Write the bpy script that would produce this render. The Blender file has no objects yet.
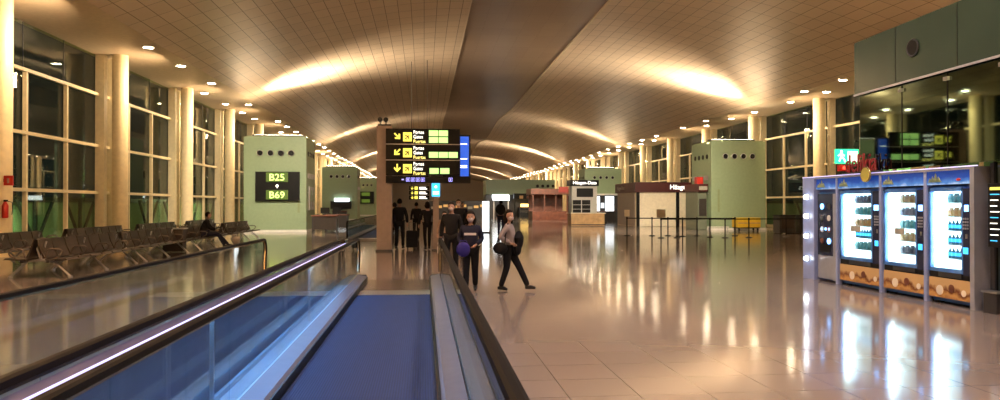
import bpy, bmesh, math, random
from mathutils import Vector, Matrix
random.seed(7)
PI = math.pi
S = bpy.context.scene
C = S.collection
V = Vector

# ------------------------------------------------------------------ materials
def nodes_of(m):
    m.use_nodes = True
    nt = m.node_tree
    b = nt.nodes.get('Principled BSDF')
    return nt, b

def mat(name, col, rough=.5, metal=0., vary=.06, scale=6., emit=None, es=0., bump=0., spec=.5, coat=0.):
    m = bpy.data.materials.new(name)
    nt, b = nodes_of(m)
    tc = nt.nodes.new('ShaderNodeTexCoord')
    nz = nt.nodes.new('ShaderNodeTexNoise'); nz.inputs['Scale'].default_value = scale
    nt.links.new(tc.outputs['Object'], nz.inputs['Vector'])
    rp = nt.nodes.new('ShaderNodeValToRGB')
    rp.color_ramp.elements[0].position = .3; rp.color_ramp.elements[1].position = .7
    rp.color_ramp.elements[0].color = (*[c * (1 - vary) for c in col], 1)
    rp.color_ramp.elements[1].color = (*[min(1, c * (1 + vary)) for c in col], 1)
    nt.links.new(nz.outputs['Fac'], rp.inputs['Fac'])
    nt.links.new(rp.outputs['Color'], b.inputs['Base Color'])
    b.inputs['Roughness'].default_value = rough
    b.inputs['Metallic'].default_value = metal
    b.inputs['Specular IOR Level'].default_value = spec
    b.inputs['Coat Weight'].default_value = coat
    if emit:
        b.inputs['Emission Color'].default_value = (*emit, 1)
        b.inputs['Emission Strength'].default_value = es
    if bump:
        bp = nt.nodes.new('ShaderNodeBump'); bp.inputs['Strength'].default_value = bump
        bp.inputs['Distance'].default_value = .01
        nt.links.new(nz.outputs['Fac'], bp.inputs['Height'])
        nt.links.new(bp.outputs['Normal'], b.inputs['Normal'])
    return m

def glass_mat(name, tint=(1, 1, 1), ior=1.5, rough=.0, milk=0.0, milkcol=(.5, .7, .8)):
    m = bpy.data.materials.new(name)
    nt, b = nodes_of(m)
    nt.nodes.remove(b)
    out = nt.nodes['Material Output']
    fr = nt.nodes.new('ShaderNodeFresnel')
    # same reflectance from both faces of the pane
    ge = nt.nodes.new('ShaderNodeNewGeometry'); mr = nt.nodes.new('ShaderNodeMapRange')
    mr.inputs['To Min'].default_value = ior; mr.inputs['To Max'].default_value = 1 / ior
    nt.links.new(ge.outputs['Backfacing'], mr.inputs['Value']); nt.links.new(mr.outputs[0], fr.inputs['IOR'])
    tr = nt.nodes.new('ShaderNodeBsdfTransparent'); tr.inputs['Color'].default_value = (*tint, 1)
    gl = nt.nodes.new('ShaderNodeBsdfGlossy'); gl.inputs['Roughness'].default_value = rough
    mx = nt.nodes.new('ShaderNodeMixShader')
    nt.links.new(fr.outputs[0], mx.inputs[0]); nt.links.new(tr.outputs[0], mx.inputs[1]); nt.links.new(gl.outputs[0], mx.inputs[2])
    last = mx
    if milk:
        df = nt.nodes.new('ShaderNodeBsdfDiffuse'); df.inputs['Color'].default_value = (*milkcol, 1)
        m2 = nt.nodes.new('ShaderNodeMixShader'); m2.inputs[0].default_value = milk
        nt.links.new(mx.outputs[0], m2.inputs[1]); nt.links.new(df.outputs[0], m2.inputs[2]); last = m2
    nt.links.new(last.outputs[0], out.inputs['Surface'])
    return m

def swap_vec(nt, tc, order, mult=(1, 1, 1), out='Object'):
    sp = nt.nodes.new('ShaderNodeSeparateXYZ'); cb = nt.nodes.new('ShaderNodeCombineXYZ')
    nt.links.new(tc.outputs[out], sp.inputs[0])
    for i, ax in enumerate(order):
        if ax is None: continue
        mm = nt.nodes.new('ShaderNodeMath'); mm.operation = 'MULTIPLY'; mm.inputs[1].default_value = mult[i]
        nt.links.new(sp.outputs[ax], mm.inputs[0]); nt.links.new(mm.outputs[0], cb.inputs[i])
    return cb

def brick_mat(name, c1, c2, mortar, w, h, order, msize, rough, metal=0., bump=.3, spec=.5, offset=0., rvar=0., coat=0., mottle=.0):
    m = bpy.data.materials.new(name)
    nt, b = nodes_of(m)
    tc = nt.nodes.new('ShaderNodeTexCoord')
    cb = swap_vec(nt, tc, order)
    br = nt.nodes.new('ShaderNodeTexBrick')
    br.offset = offset; br.squash = 1; br.inputs['Scale'].default_value = 1
    br.inputs['Color1'].default_value = (*c1, 1); br.inputs['Color2'].default_value = (*c2, 1)
    br.inputs['Mortar'].default_value = (*mortar, 1); br.inputs['Mortar Size'].default_value = msize
    br.inputs['Brick Width'].default_value = w; br.inputs['Row Height'].default_value = h
    br.inputs['Mortar Smooth'].default_value = .1
    nt.links.new(cb.outputs[0], br.inputs['Vector'])
    colout = br.outputs['Color']
    nz = nt.nodes.new('ShaderNodeTexNoise'); nz.inputs['Scale'].default_value = .5; nz.inputs['Detail'].default_value = 3
    nt.links.new(tc.outputs['Object'], nz.inputs['Vector'])
    if mottle:
        mx = nt.nodes.new('ShaderNodeMixRGB'); mx.blend_type = 'MULTIPLY'; mx.inputs[0].default_value = mottle
        nt.links.new(colout, mx.inputs[1]); nt.links.new(nz.outputs['Fac'], mx.inputs[2]); colout = mx.outputs[0]
    nt.links.new(colout, b.inputs['Base Color'])
    b.inputs['Roughness'].default_value = rough; b.inputs['Metallic'].default_value = metal
    b.inputs['Specular IOR Level'].default_value = spec; b.inputs['Coat Weight'].default_value = coat
    if rvar:
        mr = nt.nodes.new('ShaderNodeMapRange'); mr.inputs['To Min'].default_value = rough - rvar; mr.inputs['To Max'].default_value = rough + rvar
        nt.links.new(nz.outputs['Fac'], mr.inputs['Value']); nt.links.new(mr.outputs[0], b.inputs['Roughness'])
    bp = nt.nodes.new('ShaderNodeBump'); bp.inputs['Strength'].default_value = bump; bp.inputs['Distance'].default_value = .01; bp.invert = True
    nt.links.new(br.outputs['Fac'], bp.inputs['Height']); nt.links.new(bp.outputs['Normal'], b.inputs['Normal'])
    return m

M = {}
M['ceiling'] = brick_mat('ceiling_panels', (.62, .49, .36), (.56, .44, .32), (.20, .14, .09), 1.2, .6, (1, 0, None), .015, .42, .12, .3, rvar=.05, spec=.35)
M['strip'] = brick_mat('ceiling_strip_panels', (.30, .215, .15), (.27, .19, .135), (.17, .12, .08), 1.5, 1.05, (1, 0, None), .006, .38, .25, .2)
M['soffit'] = mat('soffit_paint', (.66, .54, .40), .45, .1)
M['floor'] = brick_mat('polished_floor_tiles', (.27, .215, .185), (.25, .20, .17), (.09, .07, .065), .6, .6, (0, 1, None), .004, .10, 0, .08, spec=.8, rvar=.03)
M['column'] = mat('cream_column_paint', (.93, .79, .50), .35)
M['mull'] = mat('cream_window_paint', (.82, .71, .47), .4)
M['wglass'] = glass_mat('window_glass', (.70, .76, .62), 1.4)
M['bglass'] = glass_mat('balustrade_glass', (.84, .93, .96), 1.42)
M['green'] = mat('sage_green_panel', (.27, .36, .225), .38, 0, .04)
M['greenedge'] = mat('sage_green_edge', (.24, .30, .16), .4)
M['dgreen'] = mat('dark_green_mirror_glass', (.12, .165, .125), .03, 1, .05, 1.)
M['ggrey'] = mat('grey_green_cladding', (.030, .050, .038), .2, .0, .1, .8, spec=.35)
M['black'] = mat('black_plastic', (.008, .008, .009), .4, spec=.2)
M['rubber'] = mat('black_rubber', (.008, .007, .008), .6, spec=.06)
M['dark'] = mat('dark_grey_metal', (.05, .05, .055), .35, .4)
M['steel'] = mat('brushed_steel', (.50, .50, .52), .28, .9)
M['bluesteel'] = mat('bluish_painted_aluminium', (.05, .055, .18), .5, .0, spec=.15)
M['guide'] = mat('lavender_guide_light', (.6, .6, 1), .4, emit=(.45, .47, 1), es=.9)
M['gold'] = mat('brass_trim', (.50, .40, .24), .25, .9)
M['skirt'] = mat('grey_skirt_aluminium', (.17, .18, .25), .35, .5)
M['skirtdeck'] = mat('pale_blue_lit_deck', (.30, .50, .74), .3, .1)  # blue light on the steel deck is put into its base colour
M['bulb'] = mat('frosted_bulb', (1, 1, 1), .3, emit=(.85, .93, 1), es=9)
M['down'] = mat('downlight_lens', (1, .95, .85), .3, emit=(1, .84, .58), es=60)
M['uplens'] = mat('uplight_lens', (1, .95, .85), .3, emit=(1, .9, .7), es=20)
M['white'] = mat('white_paint', (.75, .74, .70), .4)
M['cream'] = mat('cream_shutter', (.84, .75, .58), .5)
M['taupe'] = mat('taupe_shutter', (.36, .31, .26), .45)
M['maroon'] = mat('maroon_fascia', (.065, .010, .012), .4)
M['wood'] = mat('honey_wood_counter', (.50, .31, .14), .4, 0, .2, 3.)
M['brownred'] = mat('reddish_brown_wood', (.17, .05, .025), .4, 0, .3, 3.)
M['seat'] = mat('grey_brown_seat_shell', (.040, .032, .028), .45, spec=.3)
M['postgrey'] = mat('taupe_grey_post', (.24, .19, .17), .45)
M['sign'] = mat('black_sign_face', (.006, .0065, .007), .35, spec=.15)
M['txtw'] = mat('lit_white_lettering', (.9, .9, .9), .5, emit=(1, .97, .85), es=1.6)
M['txty'] = mat('lit_yellow_lettering', (.9, .8, .1), .5, emit=(1, .85, .25), es=1.3)
M['ylw'] = mat('lit_yellow_pictogram', (.9, .8, .1), .5, emit=(.75, .66, .10), es=1.0)
M['gatebox'] = mat('lit_pale_green_gate_plate', (.5, .9, .4), .5, emit=(.42, .75, .22), es=1.0)
M['gatedark'] = mat('dark_gate_numerals', (.02, .05, .02), .5)
M['gateled'] = mat('gate_screen_green', (.03, .05, .01), .4, emit=(.05, .085, .008), es=1.0)
M['gatetxt'] = mat('gate_screen_digits', (.6, .9, .2), .5, emit=(.72, .95, .22), es=1.5)
M['violet'] = mat('lit_violet_pictogram', (.3, .3, .8), .5, emit=(.35, .33, .95), es=1.1)
M['bluescreen'] = mat('blue_screen', (.02, .08, .5), .3, emit=(.012, .07, .42), es=1.0)
M['cyan'] = mat('lit_cyan_sign', (.05, .4, .7), .4, emit=(.04, .42, .85), es=1.3)
M['whitelit'] = mat('backlit_white_panel', (.9, .95, 1), .4, emit=(.85, .95, 1), es=3.2)
M['amber'] = mat('lit_amber_display', (.9, .6, .2), .4, emit=(1, .62, .16), es=2.6)
M['exit'] = mat('lit_exit_green', (.02, .6, .25), .4, emit=(.02, .75, .30), es=1.3)
M['red'] = mat('red_enamel', (.55, .03, .02), .35)
M['redlit'] = mat('lit_red_lamp', (.8, .05, .03), .35, emit=(1, .06, .03), es=2.0)
M['letter_red'] = mat('dark_red_letters', (.22, .012, .02), .35)
M['yel'] = mat('yellow_plastic', (.75, .48, .03), .45)
M['vglow'] = mat('lit_machine_interior', (.8, .95, .98), .5, emit=(.70, .97, 1), es=1.6)
M['tube'] = mat('fluorescent_tube', (1, 1, 1), .4, emit=(.75, .98, 1), es=16)
M['vblue'] = mat('blue_machine_enamel', (.02, .10, .36), .3)
M['coffee'] = mat('dark_coffee_panel', (.02, .025, .06), .25)
M['silver'] = mat('silver_machine_enamel', (.45, .47, .55), .3, .5)
M['portal'] = mat('lavender_portal_enamel', (.27, .34, .60), .35)
M['led'] = mat('violet_led_strip', (.8, .8, 1), .4, emit=(.45, .45, 1), es=.7)
M['bglow'] = mat('blue_lit_button', (.2, .5, 1), .4, emit=(.15, .45, 1), es=3.5)
M['skin'] = mat('skin', (.36, .21, .15), .5)
M['hair'] = mat('dark_brown_hair', (.010, .006, .004), .7, bump=.4, scale=60, spec=.1)
M['cblack'] = mat('black_cloth', (.012, .012, .014), .85, bump=.3, scale=30, spec=.08)
M['cnavy'] = mat('dark_navy_cloth', (.018, .02, .04), .85, bump=.3, scale=30, spec=.08)
M['cgrey'] = mat('pale_grey_knit', (.27, .235, .24), .85, bump=.3, scale=30, spec=.08)
M['cmid'] = mat('mid_grey_cloth', (.13, .12, .13), .85, bump=.3, scale=30, spec=.08)
M['cpurple'] = mat('blue_violet_cloth', (.035, .03, .20), .7, bump=.3, scale=30, spec=.08)
M['cwhite'] = mat('white_cloth', (.65, .62, .60), .8, bump=.3, scale=30, spec=.08)
M['mask'] = mat('white_face_mask', (.50, .44, .44), .8)
M['apron'] = mat('dark_apron', (.02, .02, .018), .9)
M['bridge'] = mat('pale_green_bridge_cladding', (.34, .46, .28), .6)
M['card'] = mat('grey_placard', (.36, .34, .28), .5)

def belt_mat():
    m = bpy.data.materials.new('grooved_blue_black_belt')
    nt, b = nodes_of(m)
    tc = nt.nodes.new('ShaderNodeTexCoord')
    cb = swap_vec(nt, tc, (0, None, None), (1, 1, 1))
    wv = nt.nodes.new('ShaderNodeTexWave'); wv.bands_direction = 'X'; wv.inputs['Scale'].default_value = 14
    nt.links.new(cb.outputs[0], wv.inputs['Vector'])
    nz = nt.nodes.new('ShaderNodeTexNoise'); nz.inputs['Scale'].default_value = 3
    cb2 = swap_vec(nt, tc, (0, 1, 2), (4, .6, 1)); nt.links.new(cb2.outputs[0], nz.inputs['Vector'])
    rp = nt.nodes.new('ShaderNodeValToRGB')
    rp.color_ramp.elements[0].color = (.012, .029, .10, 1); rp.color_ramp.elements[1].color = (.017, .040, .135, 1)
    nt.links.new(nz.outputs['Fac'], rp.inputs['Fac'])
    mx = nt.nodes.new('ShaderNodeMixRGB'); mx.blend_type = 'MULTIPLY'; mx.inputs[0].default_value = .35
    nt.links.new(rp.outputs['Color'], mx.inputs[1]); nt.links.new(wv.outputs['Color'], mx.inputs[2])
    nt.links.new(mx.outputs[0], b.inputs['Base Color'])
    b.inputs['Roughness'].default_value = .7; b.inputs['Specular IOR Level'].default_value = .2
    bp = nt.nodes.new('ShaderNodeBump'); bp.inputs['Strength'].default_value = .3; bp.inputs['Distance'].default_value = .004
    nt.links.new(wv.outputs['Fac'], bp.inputs['Height']); nt.links.new(bp.outputs['Normal'], b.inputs['Normal'])
    return m
M['belt'] = belt_mat()

def poster_mat(name, kind):
    m = bpy.data.materials.new(name)
    nt, b = nodes_of(m)
    tc = nt.nodes.new('ShaderNodeTexCoord')
    sp = nt.nodes.new('ShaderNodeSeparateXYZ'); nt.links.new(tc.outputs['Generated'], sp.inputs[0])
    nz = nt.nodes.new('ShaderNodeTexNoise'); nz.inputs['Scale'].default_value = 5; nz.inputs['Detail'].default_value = 4
    nt.links.new(tc.outputs['Object'], nz.inputs['Vector'])
    ad = nt.nodes.new('ShaderNodeMath'); ad.operation = 'MULTIPLY_ADD'; ad.inputs[1].default_value = .9
    nt.links.new(nz.outputs['Fac'], ad.inputs[0]); nt.links.new(sp.outputs['Z'], ad.inputs[2])
    rp = nt.nodes.new('ShaderNodeValToRGB'); cr = rp.color_ramp
    if kind == 'sky':
        cols = [(.35, (.30, .50, .80)), (.6, (.05, .18, .55)), (1.0, (.01, .05, .32))]
    else:
        cols = [(.35, (.30, .15, .06)), (.6, (.50, .27, .08)), (.8, (.16, .05, .02)), (1., (.55, .35, .15))]
    cr.elements[0].position = cols[0][0]; cr.elements[0].color = (*cols[0][1], 1)
    cr.elements[1].position = min(1, cols[-1][0]); cr.elements[1].color = (*cols[-1][1], 1)
    for p, c in cols[1:-1]:
        e = cr.elements.new(p); e.color = (*c, 1)
    nt.links.new(ad.outputs[0], rp.inputs['Fac'])
    nt.links.new(rp.outputs['Color'], b.inputs['Base Color'])
    nt.links.new(rp.outputs['Color'], b.inputs['Emission Color'])
    b.inputs['Emission Strength'].default_value = .35 if kind == 'sky' else .06  # banner glow stands in for LED light falling from above
    b.inputs['Roughness'].default_value = .25
    return m
M['sky'] = poster_mat('glowing_sky_banner', 'sky')
M['food'] = poster_mat('printed_food_panel', 'food')

# ------------------------------------------------------------------ mesh helpers
WL = {}
class MB:
    def __init__(s): s.v = []; s.f = []; s.sm = []
    def add(s, vs, fs, smooth=False):
        o = len(s.v); s.v += [tuple(x) for x in vs]
        for q in fs: s.f.append(tuple(i + o for i in q)); s.sm.append(smooth)
        return s
    def box(s, x0, x1, y0, y1, z0, z1, bev=0.):
        if x0 > x1: x0, x1 = x1, x0
        if y0 > y1: y0, y1 = y1, y0
        if z0 > z1: z0, z1 = z1, z0
        if bev:
            bm = bmesh.new(); bmesh.ops.create_cube(bm, size=1)
            for v in bm.verts:
                v.co = V(((x0 + x1) / 2 + v.co.x * (x1 - x0), (y0 + y1) / 2 + v.co.y * (y1 - y0), (z0 + z1) / 2 + v.co.z * (z1 - z0)))
            bmesh.ops.bevel(bm, geom=bm.edges[:], offset=bev, segments=2, affect='EDGES', profile=.6)
            bm.verts.ensure_lookup_table()
            for i, v in enumerate(bm.verts): v.index = i
            s.add([v.co[:] for v in bm.verts], [[v.index for v in f.verts] for f in bm.faces]); bm.free()
            return s
        vs = [(x, y, z) for z in (z0, z1) for y in (y0, y1) for x in (x0, x1)]
        return s.add(vs, [(0, 2, 3, 1), (4, 5, 7, 6), (0, 1, 5, 4), (2, 6, 7, 3), (0, 4, 6, 2), (1, 3, 7, 5)])
    def tube(s, pts, r, n=10, cap=True, radii=None):
        pts = [V(p) for p in pts]; rings = []
        up = None
        for i, p in enumerate(pts):
            d = (pts[min(i + 1, len(pts) - 1)] - pts[max(i - 1, 0)]).normalized()
            if up is None:
                up = V((0, 0, 1)) if abs(d.z) < .9 else V((1, 0, 0))
            a = d.cross(up).normalized(); up2 = a.cross(d).normalized(); up = up2
            rr = radii[i] if radii else r
            rings.append([p + (a * math.cos(t) + up2 * math.sin(t)) * rr for t in [2 * PI * k / n for k in range(n)]])
        vs = [q for R in rings for q in R]; fs = []
        for i in range(len(pts) - 1):
            for k in range(n):
                fs.append((i * n + k, i * n + (k + 1) % n, (i + 1) * n + (k + 1) % n, (i + 1) * n + k))
        s.add(vs, fs, True)
        if cap: s.add(rings[0], [tuple(range(n))]); s.add(rings[-1], [tuple(reversed(range(n)))])
        return s
    def cyl(s, x, y, z0, z1, r, n=24, r2=None):
        return s.tube([(x, y, z0), (x, y, z1)], r, n, True, [r, r if r2 is None else r2])
    def disc(s, c, axis, r, t, n=20):
        c = V(c); a = V(axis).normalized()
        return s.tube([c - a * t / 2, c + a * t / 2], r, n)
    def sweep(s, path, prof, closed_prof=True):
        # path in the YZ plane at x offset; prof = list of (dx, dn) where dn is along the path normal
        P = [V(p) for p in path]; rings = []
        for i, p in enumerate(P):
            d = (P[min(i + 1, len(P) - 1)] - P[max(i - 1, 0)]).normalized()
            nrm = V((0, -d.z, d.y)); 
            rings.append([p + V((dx, 0, 0)) + nrm * dn for dx, dn in prof])
        n = len(prof); vs = [q for R in rings for q in R]; fs = []
        for i in range(len(P) - 1):
            for k in range(n):
                fs.append((i * n + k, i * n + (k + 1) % n, (i + 1) * n + (k + 1) % n, (i + 1) * n + k))
        s.add(vs, fs, False)
        s.add(rings[0], [tuple(range(n))]); s.add(rings[-1], [tuple(reversed(range(n)))])
        return s
    def prism(s, poly, axis, a, b):
        # poly: 2D points; axis 0: (y,z) extruded in x; 1: (x,z) in y; 2: (x,y) in z
        def mk(p, t):
            return (t, p[0], p[1]) if axis == 0 else ((p[0], t, p[1]) if axis == 1 else (p[0], p[1], t))
        n = len(poly); vs = [mk(p, a) for p in poly] + [mk(p, b) for p in poly]
        fs = [tuple(range(n)), tuple(reversed(range(n, 2 * n)))] + [(i, (i + 1) % n, (i + 1) % n + n, i + n) for i in range(n)]
        return s.add(vs, fs)
    def ball(s, c, rx, ry=None, rz=None, n=16, m=10, fn=None):
        ry = ry or rx; rz = rz or rx; vs = []; fs = []
        for j in range(m + 1):
            ph = PI * j / m
            for i in range(n):
                th = 2 * PI * i / n
                q = V((math.sin(ph) * math.cos(th), math.sin(ph) * math.sin(th), math.cos(ph)))
                q = V((q.x * rx, q.y * ry, q.z * rz))
                if fn: q = fn(q)
                vs.append(V(c) + q)
        for j in range(m):
            for i in range(n):
                fs.append((j * n + i, (j + 1) * n + i, (j + 1) * n + (i + 1) % n, j * n + (i + 1) % n))
        return s.add(vs, fs, True)
    def build(s, name, m, parent=None, bevel=0.):
        me = bpy.data.meshes.new(name)
        off = V((0, 0, 0))
        if parent is not None: off = WL.get(parent.name, V((0, 0, 0)))
        me.from_pydata([tuple(V(v) - off) for v in s.v], [], s.f)
        bm = bmesh.new(); bm.from_mesh(me); bmesh.ops.remove_doubles(bm, verts=bm.verts, dist=1e-5)
        bmesh.ops.recalc_face_normals(bm, faces=bm.faces); bm.to_mesh(me); bm.free()
        if any(s.sm):
            for p in me.polygons: p.use_smooth = True
            try: me.set_sharp_from_angle(angle=math.radians(40))
            except Exception: pass
        me.materials.append(m if not isinstance(m, str) else M[m])
        o = bpy.data.objects.new(name, me); C.objects.link(o)
        if parent is not None:
            o.parent = parent
            WL[o.name] = off
        else:
            WL[o.name] = V((0, 0, 0))
        return o

def tag(o, label, cat, group=None, kind=None):
    if label: o['label'] = label
    if cat: o['category'] = cat
    if group: o['group'] = group
    if kind: o['kind'] = kind
    return o
def thing(name, label, cat, loc=(0, 0, 0), group=None, kind=None):
    o = bpy.data.objects.new(name, None); C.objects.link(o)
    o.empty_display_size = .2; o.location = loc; WL[o.name] = V(loc)
    return tag(o, label, cat, group, kind)
def solo(mb, name, m, label, cat, group=None, base=None):
    # single-mesh top-level thing with its origin at its base
    vs = mb.v
    if base is None:
        xs = [v[0] for v in vs]; ys = [v[1] for v in vs]; zs = [v[2] for v in vs]
        base = ((min(xs) + max(xs)) / 2, (min(ys) + max(ys)) / 2, min(zs))
    mb.v = [tuple(V(v) - V(base)) for v in vs]
    o = mb.build(name, m); o.location = base; WL[o.name] = V(base)
    return tag(o, label, cat, group)
def kids(o): return [c for c in bpy.data.objects if c.parent == o]
def dup(root, loc=None, rz=None, label=None, group=None, tree=None):
    tree = tree or tree_of(root)
    def rec(node, parent):
        o, ch = node
        c = o.copy(); C.objects.link(c); c.parent = parent
        if parent is not None: c.matrix_parent_inverse = o.matrix_parent_inverse.copy()
        for k in ch: rec(k, c)
        return c
    r = rec(tree, None)
    if loc is not None: r.location = loc
    if rz is not None: r.rotation_euler = (0, 0, rz)
    if label: r['label'] = label
    if group: r['group'] = group
    return r
def tree_of(o): return (o, [tree_of(c) for c in o.children])
def struct(mb, name, m, parent=None):
    o = mb.build(name, m, parent)
    o['kind'] = 'structure'
    return o
def text(body, size, loc, rot, m, parent, name='lettering', align='LEFT', ext=.004, xs=1.):
    cu = bpy.data.curves.new(name, 'FONT'); cu.body = body; cu.size = size; cu.extrude = ext
    cu.align_x = align; cu.align_y = 'BOTTOM_BASELINE'; cu.resolution_u = 3
    cu.materials.append(M[m]); o = bpy.data.objects.new(name, cu); C.objects.link(o)
    me = bpy.data.meshes.new_from_object(o); bpy.data.objects.remove(o); me.name = name
    o = bpy.data.objects.new(name, me); C.objects.link(o)
    o.parent = parent; o.location = V(loc) - WL.get(parent.name, V((0, 0, 0))); o.rotation_euler = rot; o.scale = (xs, 1, 1)
    return o
FACE_Y = (PI / 2, 0, 0)            # reads when looking towards +Y
FACE_X = (PI / 2, 0, -PI / 2)      # reads when looking towards +X

CX = 5.35
Y0, Y1 = -14., 232.
COLY = [41.8 + 8.9 * k for k in range(-5, 22)]     # column rhythm along the hall
exec_parts = []

# ------------------------------------------------------------------ setting
def zc(x, y):
    c = abs(x - CX)
    if c >= 16: z = 8.07 - .02 * (c - 16)
    else:
        t = min(1, (16 - c) / 12.85)
        z = 8.07 + 2.93 * (1 - (1 - t) ** 1.8)
    k = max(0., min(1., (y - 58) / 25.)); k *= max(0., min(1., (17.5 - c) / 6))
    return z + k * .32 * math.cos(2 * PI * (y - 49.) / 33.)

def ceil_patch(xs, ys, dz=0.):
    mb = MB(); n = len(xs)
    vs = [(x, y, zc(x, y) + dz) for y in ys for x in xs]
    fs = [(j * n + i, (j + 1) * n + i, (j + 1) * n + i + 1, j * n + i + 1) for j in range(len(ys) - 1) for i in range(n - 1)]
    mb.add(vs, fs, True); return mb
def lin(a, b, n): return [a + (b - a) * i / n for i in range(n + 1)]
YS = lin(Y0, 60, 20) + lin(60, Y1, 110)[1:]
def ceiling_side(sgn, nm):
    xs = [CX + sgn * c for c in lin(3.15, 16., 26)]
    o = struct(ceil_patch(xs, YS), nm, 'ceiling'); return o
ceiling_side(-1, 'ceiling'); ceiling_side(1, 'ceiling')
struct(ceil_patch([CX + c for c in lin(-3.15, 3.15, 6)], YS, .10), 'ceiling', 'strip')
for sg in (-1, 1):
    struct(ceil_patch([CX + sg * c for c in (16., 17., 18., 19.3)], YS), 'ceiling', 'soffit')
    mb = MB()                                       # step along the central strip
    n = len(YS); x = CX + sg * 3.15
    mb.add([(x, y, zc(x, y) - .015) for y in YS] + [(x, y, zc(x, y) + .10) for y in YS] + [(x + sg * .07, y, zc(x, y) - .015) for y in YS],
           [(i, i + 1, n + i + 1, n + i) for i in range(n - 1)] + [(i, i + 1, 2 * n + i + 1, 2 * n + i) for i in range(n - 1)], True)
    struct(mb, 'trim_%d' % (1 if sg < 0 else 2), 'soffit')
struct(MB().box(-14.1, 24.8, Y0, Y1, -.3, 0), 'floor', 'floor')

def side_wall(sgn, side):
    xw = CX + sgn * 19.25                            # glazing plane
    inn = -sgn
    w = MB()
    w.box(xw, xw + sgn * .3, Y0, Y1, 0, .14)
    w.box(xw, xw + sgn * .3, Y0, Y1, 8.02, 8.6)
    struct(w, 'wall_' + side, 'mull')
    # one bay: frame, mullions, transoms and its glass
    f = MB()
    b0, b1 = .15, 8.75
    for z in (2.13, 4.11, 6.3):
        f.box(xw - .02 * sgn, xw + inn * .16, b0, b1, z - .06, z + .06)
    f.box(xw, xw + inn * .14, b0, b1, .1, .22)
    # bays run from one flat pier to the next
    def P(y): return y
    g = MB().box(xw + sgn * .02, xw + sgn * .05, 0, 8.9, .14, 8.05)
    mu = MB()
    for y in (3.0, 5.9): mu.box(xw - .01 * sgn, xw + inn * .14, y - .06, y + .06, .14, 6.3)
    tm = MB()
    for y in (3.0, 5.9): tm.box(xw, xw + sgn * .02, y - .015, y + .015, 6.3, 8.05)
    pier = MB().box(xw, xw + inn * .36, -.3, .02, 0, 8.12)
    pier.box(xw, xw + inn * .26, .75, .9, 0, 8.12)
    first = None
    for k, y in enumerate(COLY[:-1]):
        if y > Y1 - 10 or y < 5: continue
        nm = 'window_%d' % (k + 1 + (100 if sgn > 0 else 0))
        if first is None:
            o = f.build(nm, 'mull'); o.location = (0, y, 0); o['kind'] = 'structure'
            for b_, n_, m_ in ((g, 'pane', 'wglass'), (mu, 'mullion', 'mull'), (tm, 'glass_joint', 'dark'), (pier, 'pier', 'mull')):
                c = b_.build(n_, m_, None); c.parent = o
            first = (o, tree_of(o))
        else:
            d = dup(first[0], (0, y, 0), tree=first[1]); d.name = nm
    col = MB().cyl(0, 0, 0, 8.2, .32, 28)
    col.cyl(0, 0, 0, .12, .36, 28)
    xc = CX + sgn * 18.35
    c0 = None
    for k, y in enumerate(COLY):
        if y < 5 or y > Y1 - 5: continue
        if c0 is None:
            c0 = col.build('column', 'column'); c0['kind'] = 'structure'; c0.location = (xc, y, 0); c = c0
        else:
            c = c0.copy(); C.objects.link(c); c.location = (xc, y, 0)
side_wall(-1, 'left'); side_wall(1, 'right')
e = MB().box(-14.1, 24.8, Y1 - .3, Y1, 0, 13)
struct(e, 'wall_back', 'taupe')
b = MB().box(-14.1, 24.8, Y0, Y0 + .3, 0, 13)
struct(b, 'wall_front', 'soffit')

# outside: dark apron, green lit boarding bridges with V struts
struct(MB().box(-140, 150, -40, 300, -4.3, -4), 'ground', 'apron')
def jet_bridge(x, y, sgn, label):
    t = thing('boarding_bridge', label, 'boarding bridge', (x, y, -4), 'boarding bridges outside the windows')
    MB().box(x, x + sgn * 3.2, y, y + 26, -.4, 1.75).build('cladding', 'bridge', t)
    MB().box(x - .2 * sgn, x + sgn * 3.4, y - .2, y + 26.2, 1.75, 2.05).box(x - .1 * sgn, x + sgn * 3.3, y - .1, y + 26.1, -.8, -.4).build('edge_beam', 'dark', t)
    for k in range(5):
        yy = y + 2.6 + k * 5.2
        m = MB().box(x - sgn * .5, x - sgn * .35, yy - .1, yy + .1, -4, 2.)
        for s in (-1, 1): m.tube([(x - sgn * .45, yy, -.6), (x - sgn * .45, yy + s * 1.9, 1.9)], .1, 6)
        m.box(x - sgn * .5, x, yy - .1, yy + .1, -.7, -.5)
        m.build('strut', 'dark', t)
    return t
for i in range(4):
    jet_bridge(-21.5, 24 + i * 32, -1, ['green lit boarding bridge seen through the window behind the nearest seats',
        'green lit boarding bridge outside, behind the seated traveller', 'distant green boarding bridge outside the left windows',
        'farthest green boarding bridge outside the left windows'][i])
for i in range(2):
    jet_bridge(32., 34 + i * 32, 1, ['green lit boarding bridge outside the right windows, beyond the dark cabinets', 'farther green boarding bridge outside the right windows'][i])

def area(loc, size, sy, power, col, rot=(0, 0, 0), spread=180):
    l = bpy.data.lights.new('lamp', 'AREA'); l.shape = 'RECTANGLE'; l.size = size; l.size_y = sy
    l.energy = power; l.color = col; l.spread = math.radians(spread)
    o = bpy.data.objects.new('lamp', l); C.objects.link(o); o.location = loc; o.rotation_euler = rot
    return o
def spot(loc, power, col, ang=120, rot=(0, 0, 0), r=.15, blend=.6):
    l = bpy.data.lights.new('lamp', 'SPOT'); l.energy = power; l.color = col; l.spot_size = math.radians(ang); l.spot_blend = blend; l.shadow_soft_size = r
    o = bpy.data.objects.new('lamp', l); C.objects.link(o); o.location = loc; o.rotation_euler = rot
    return o

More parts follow.
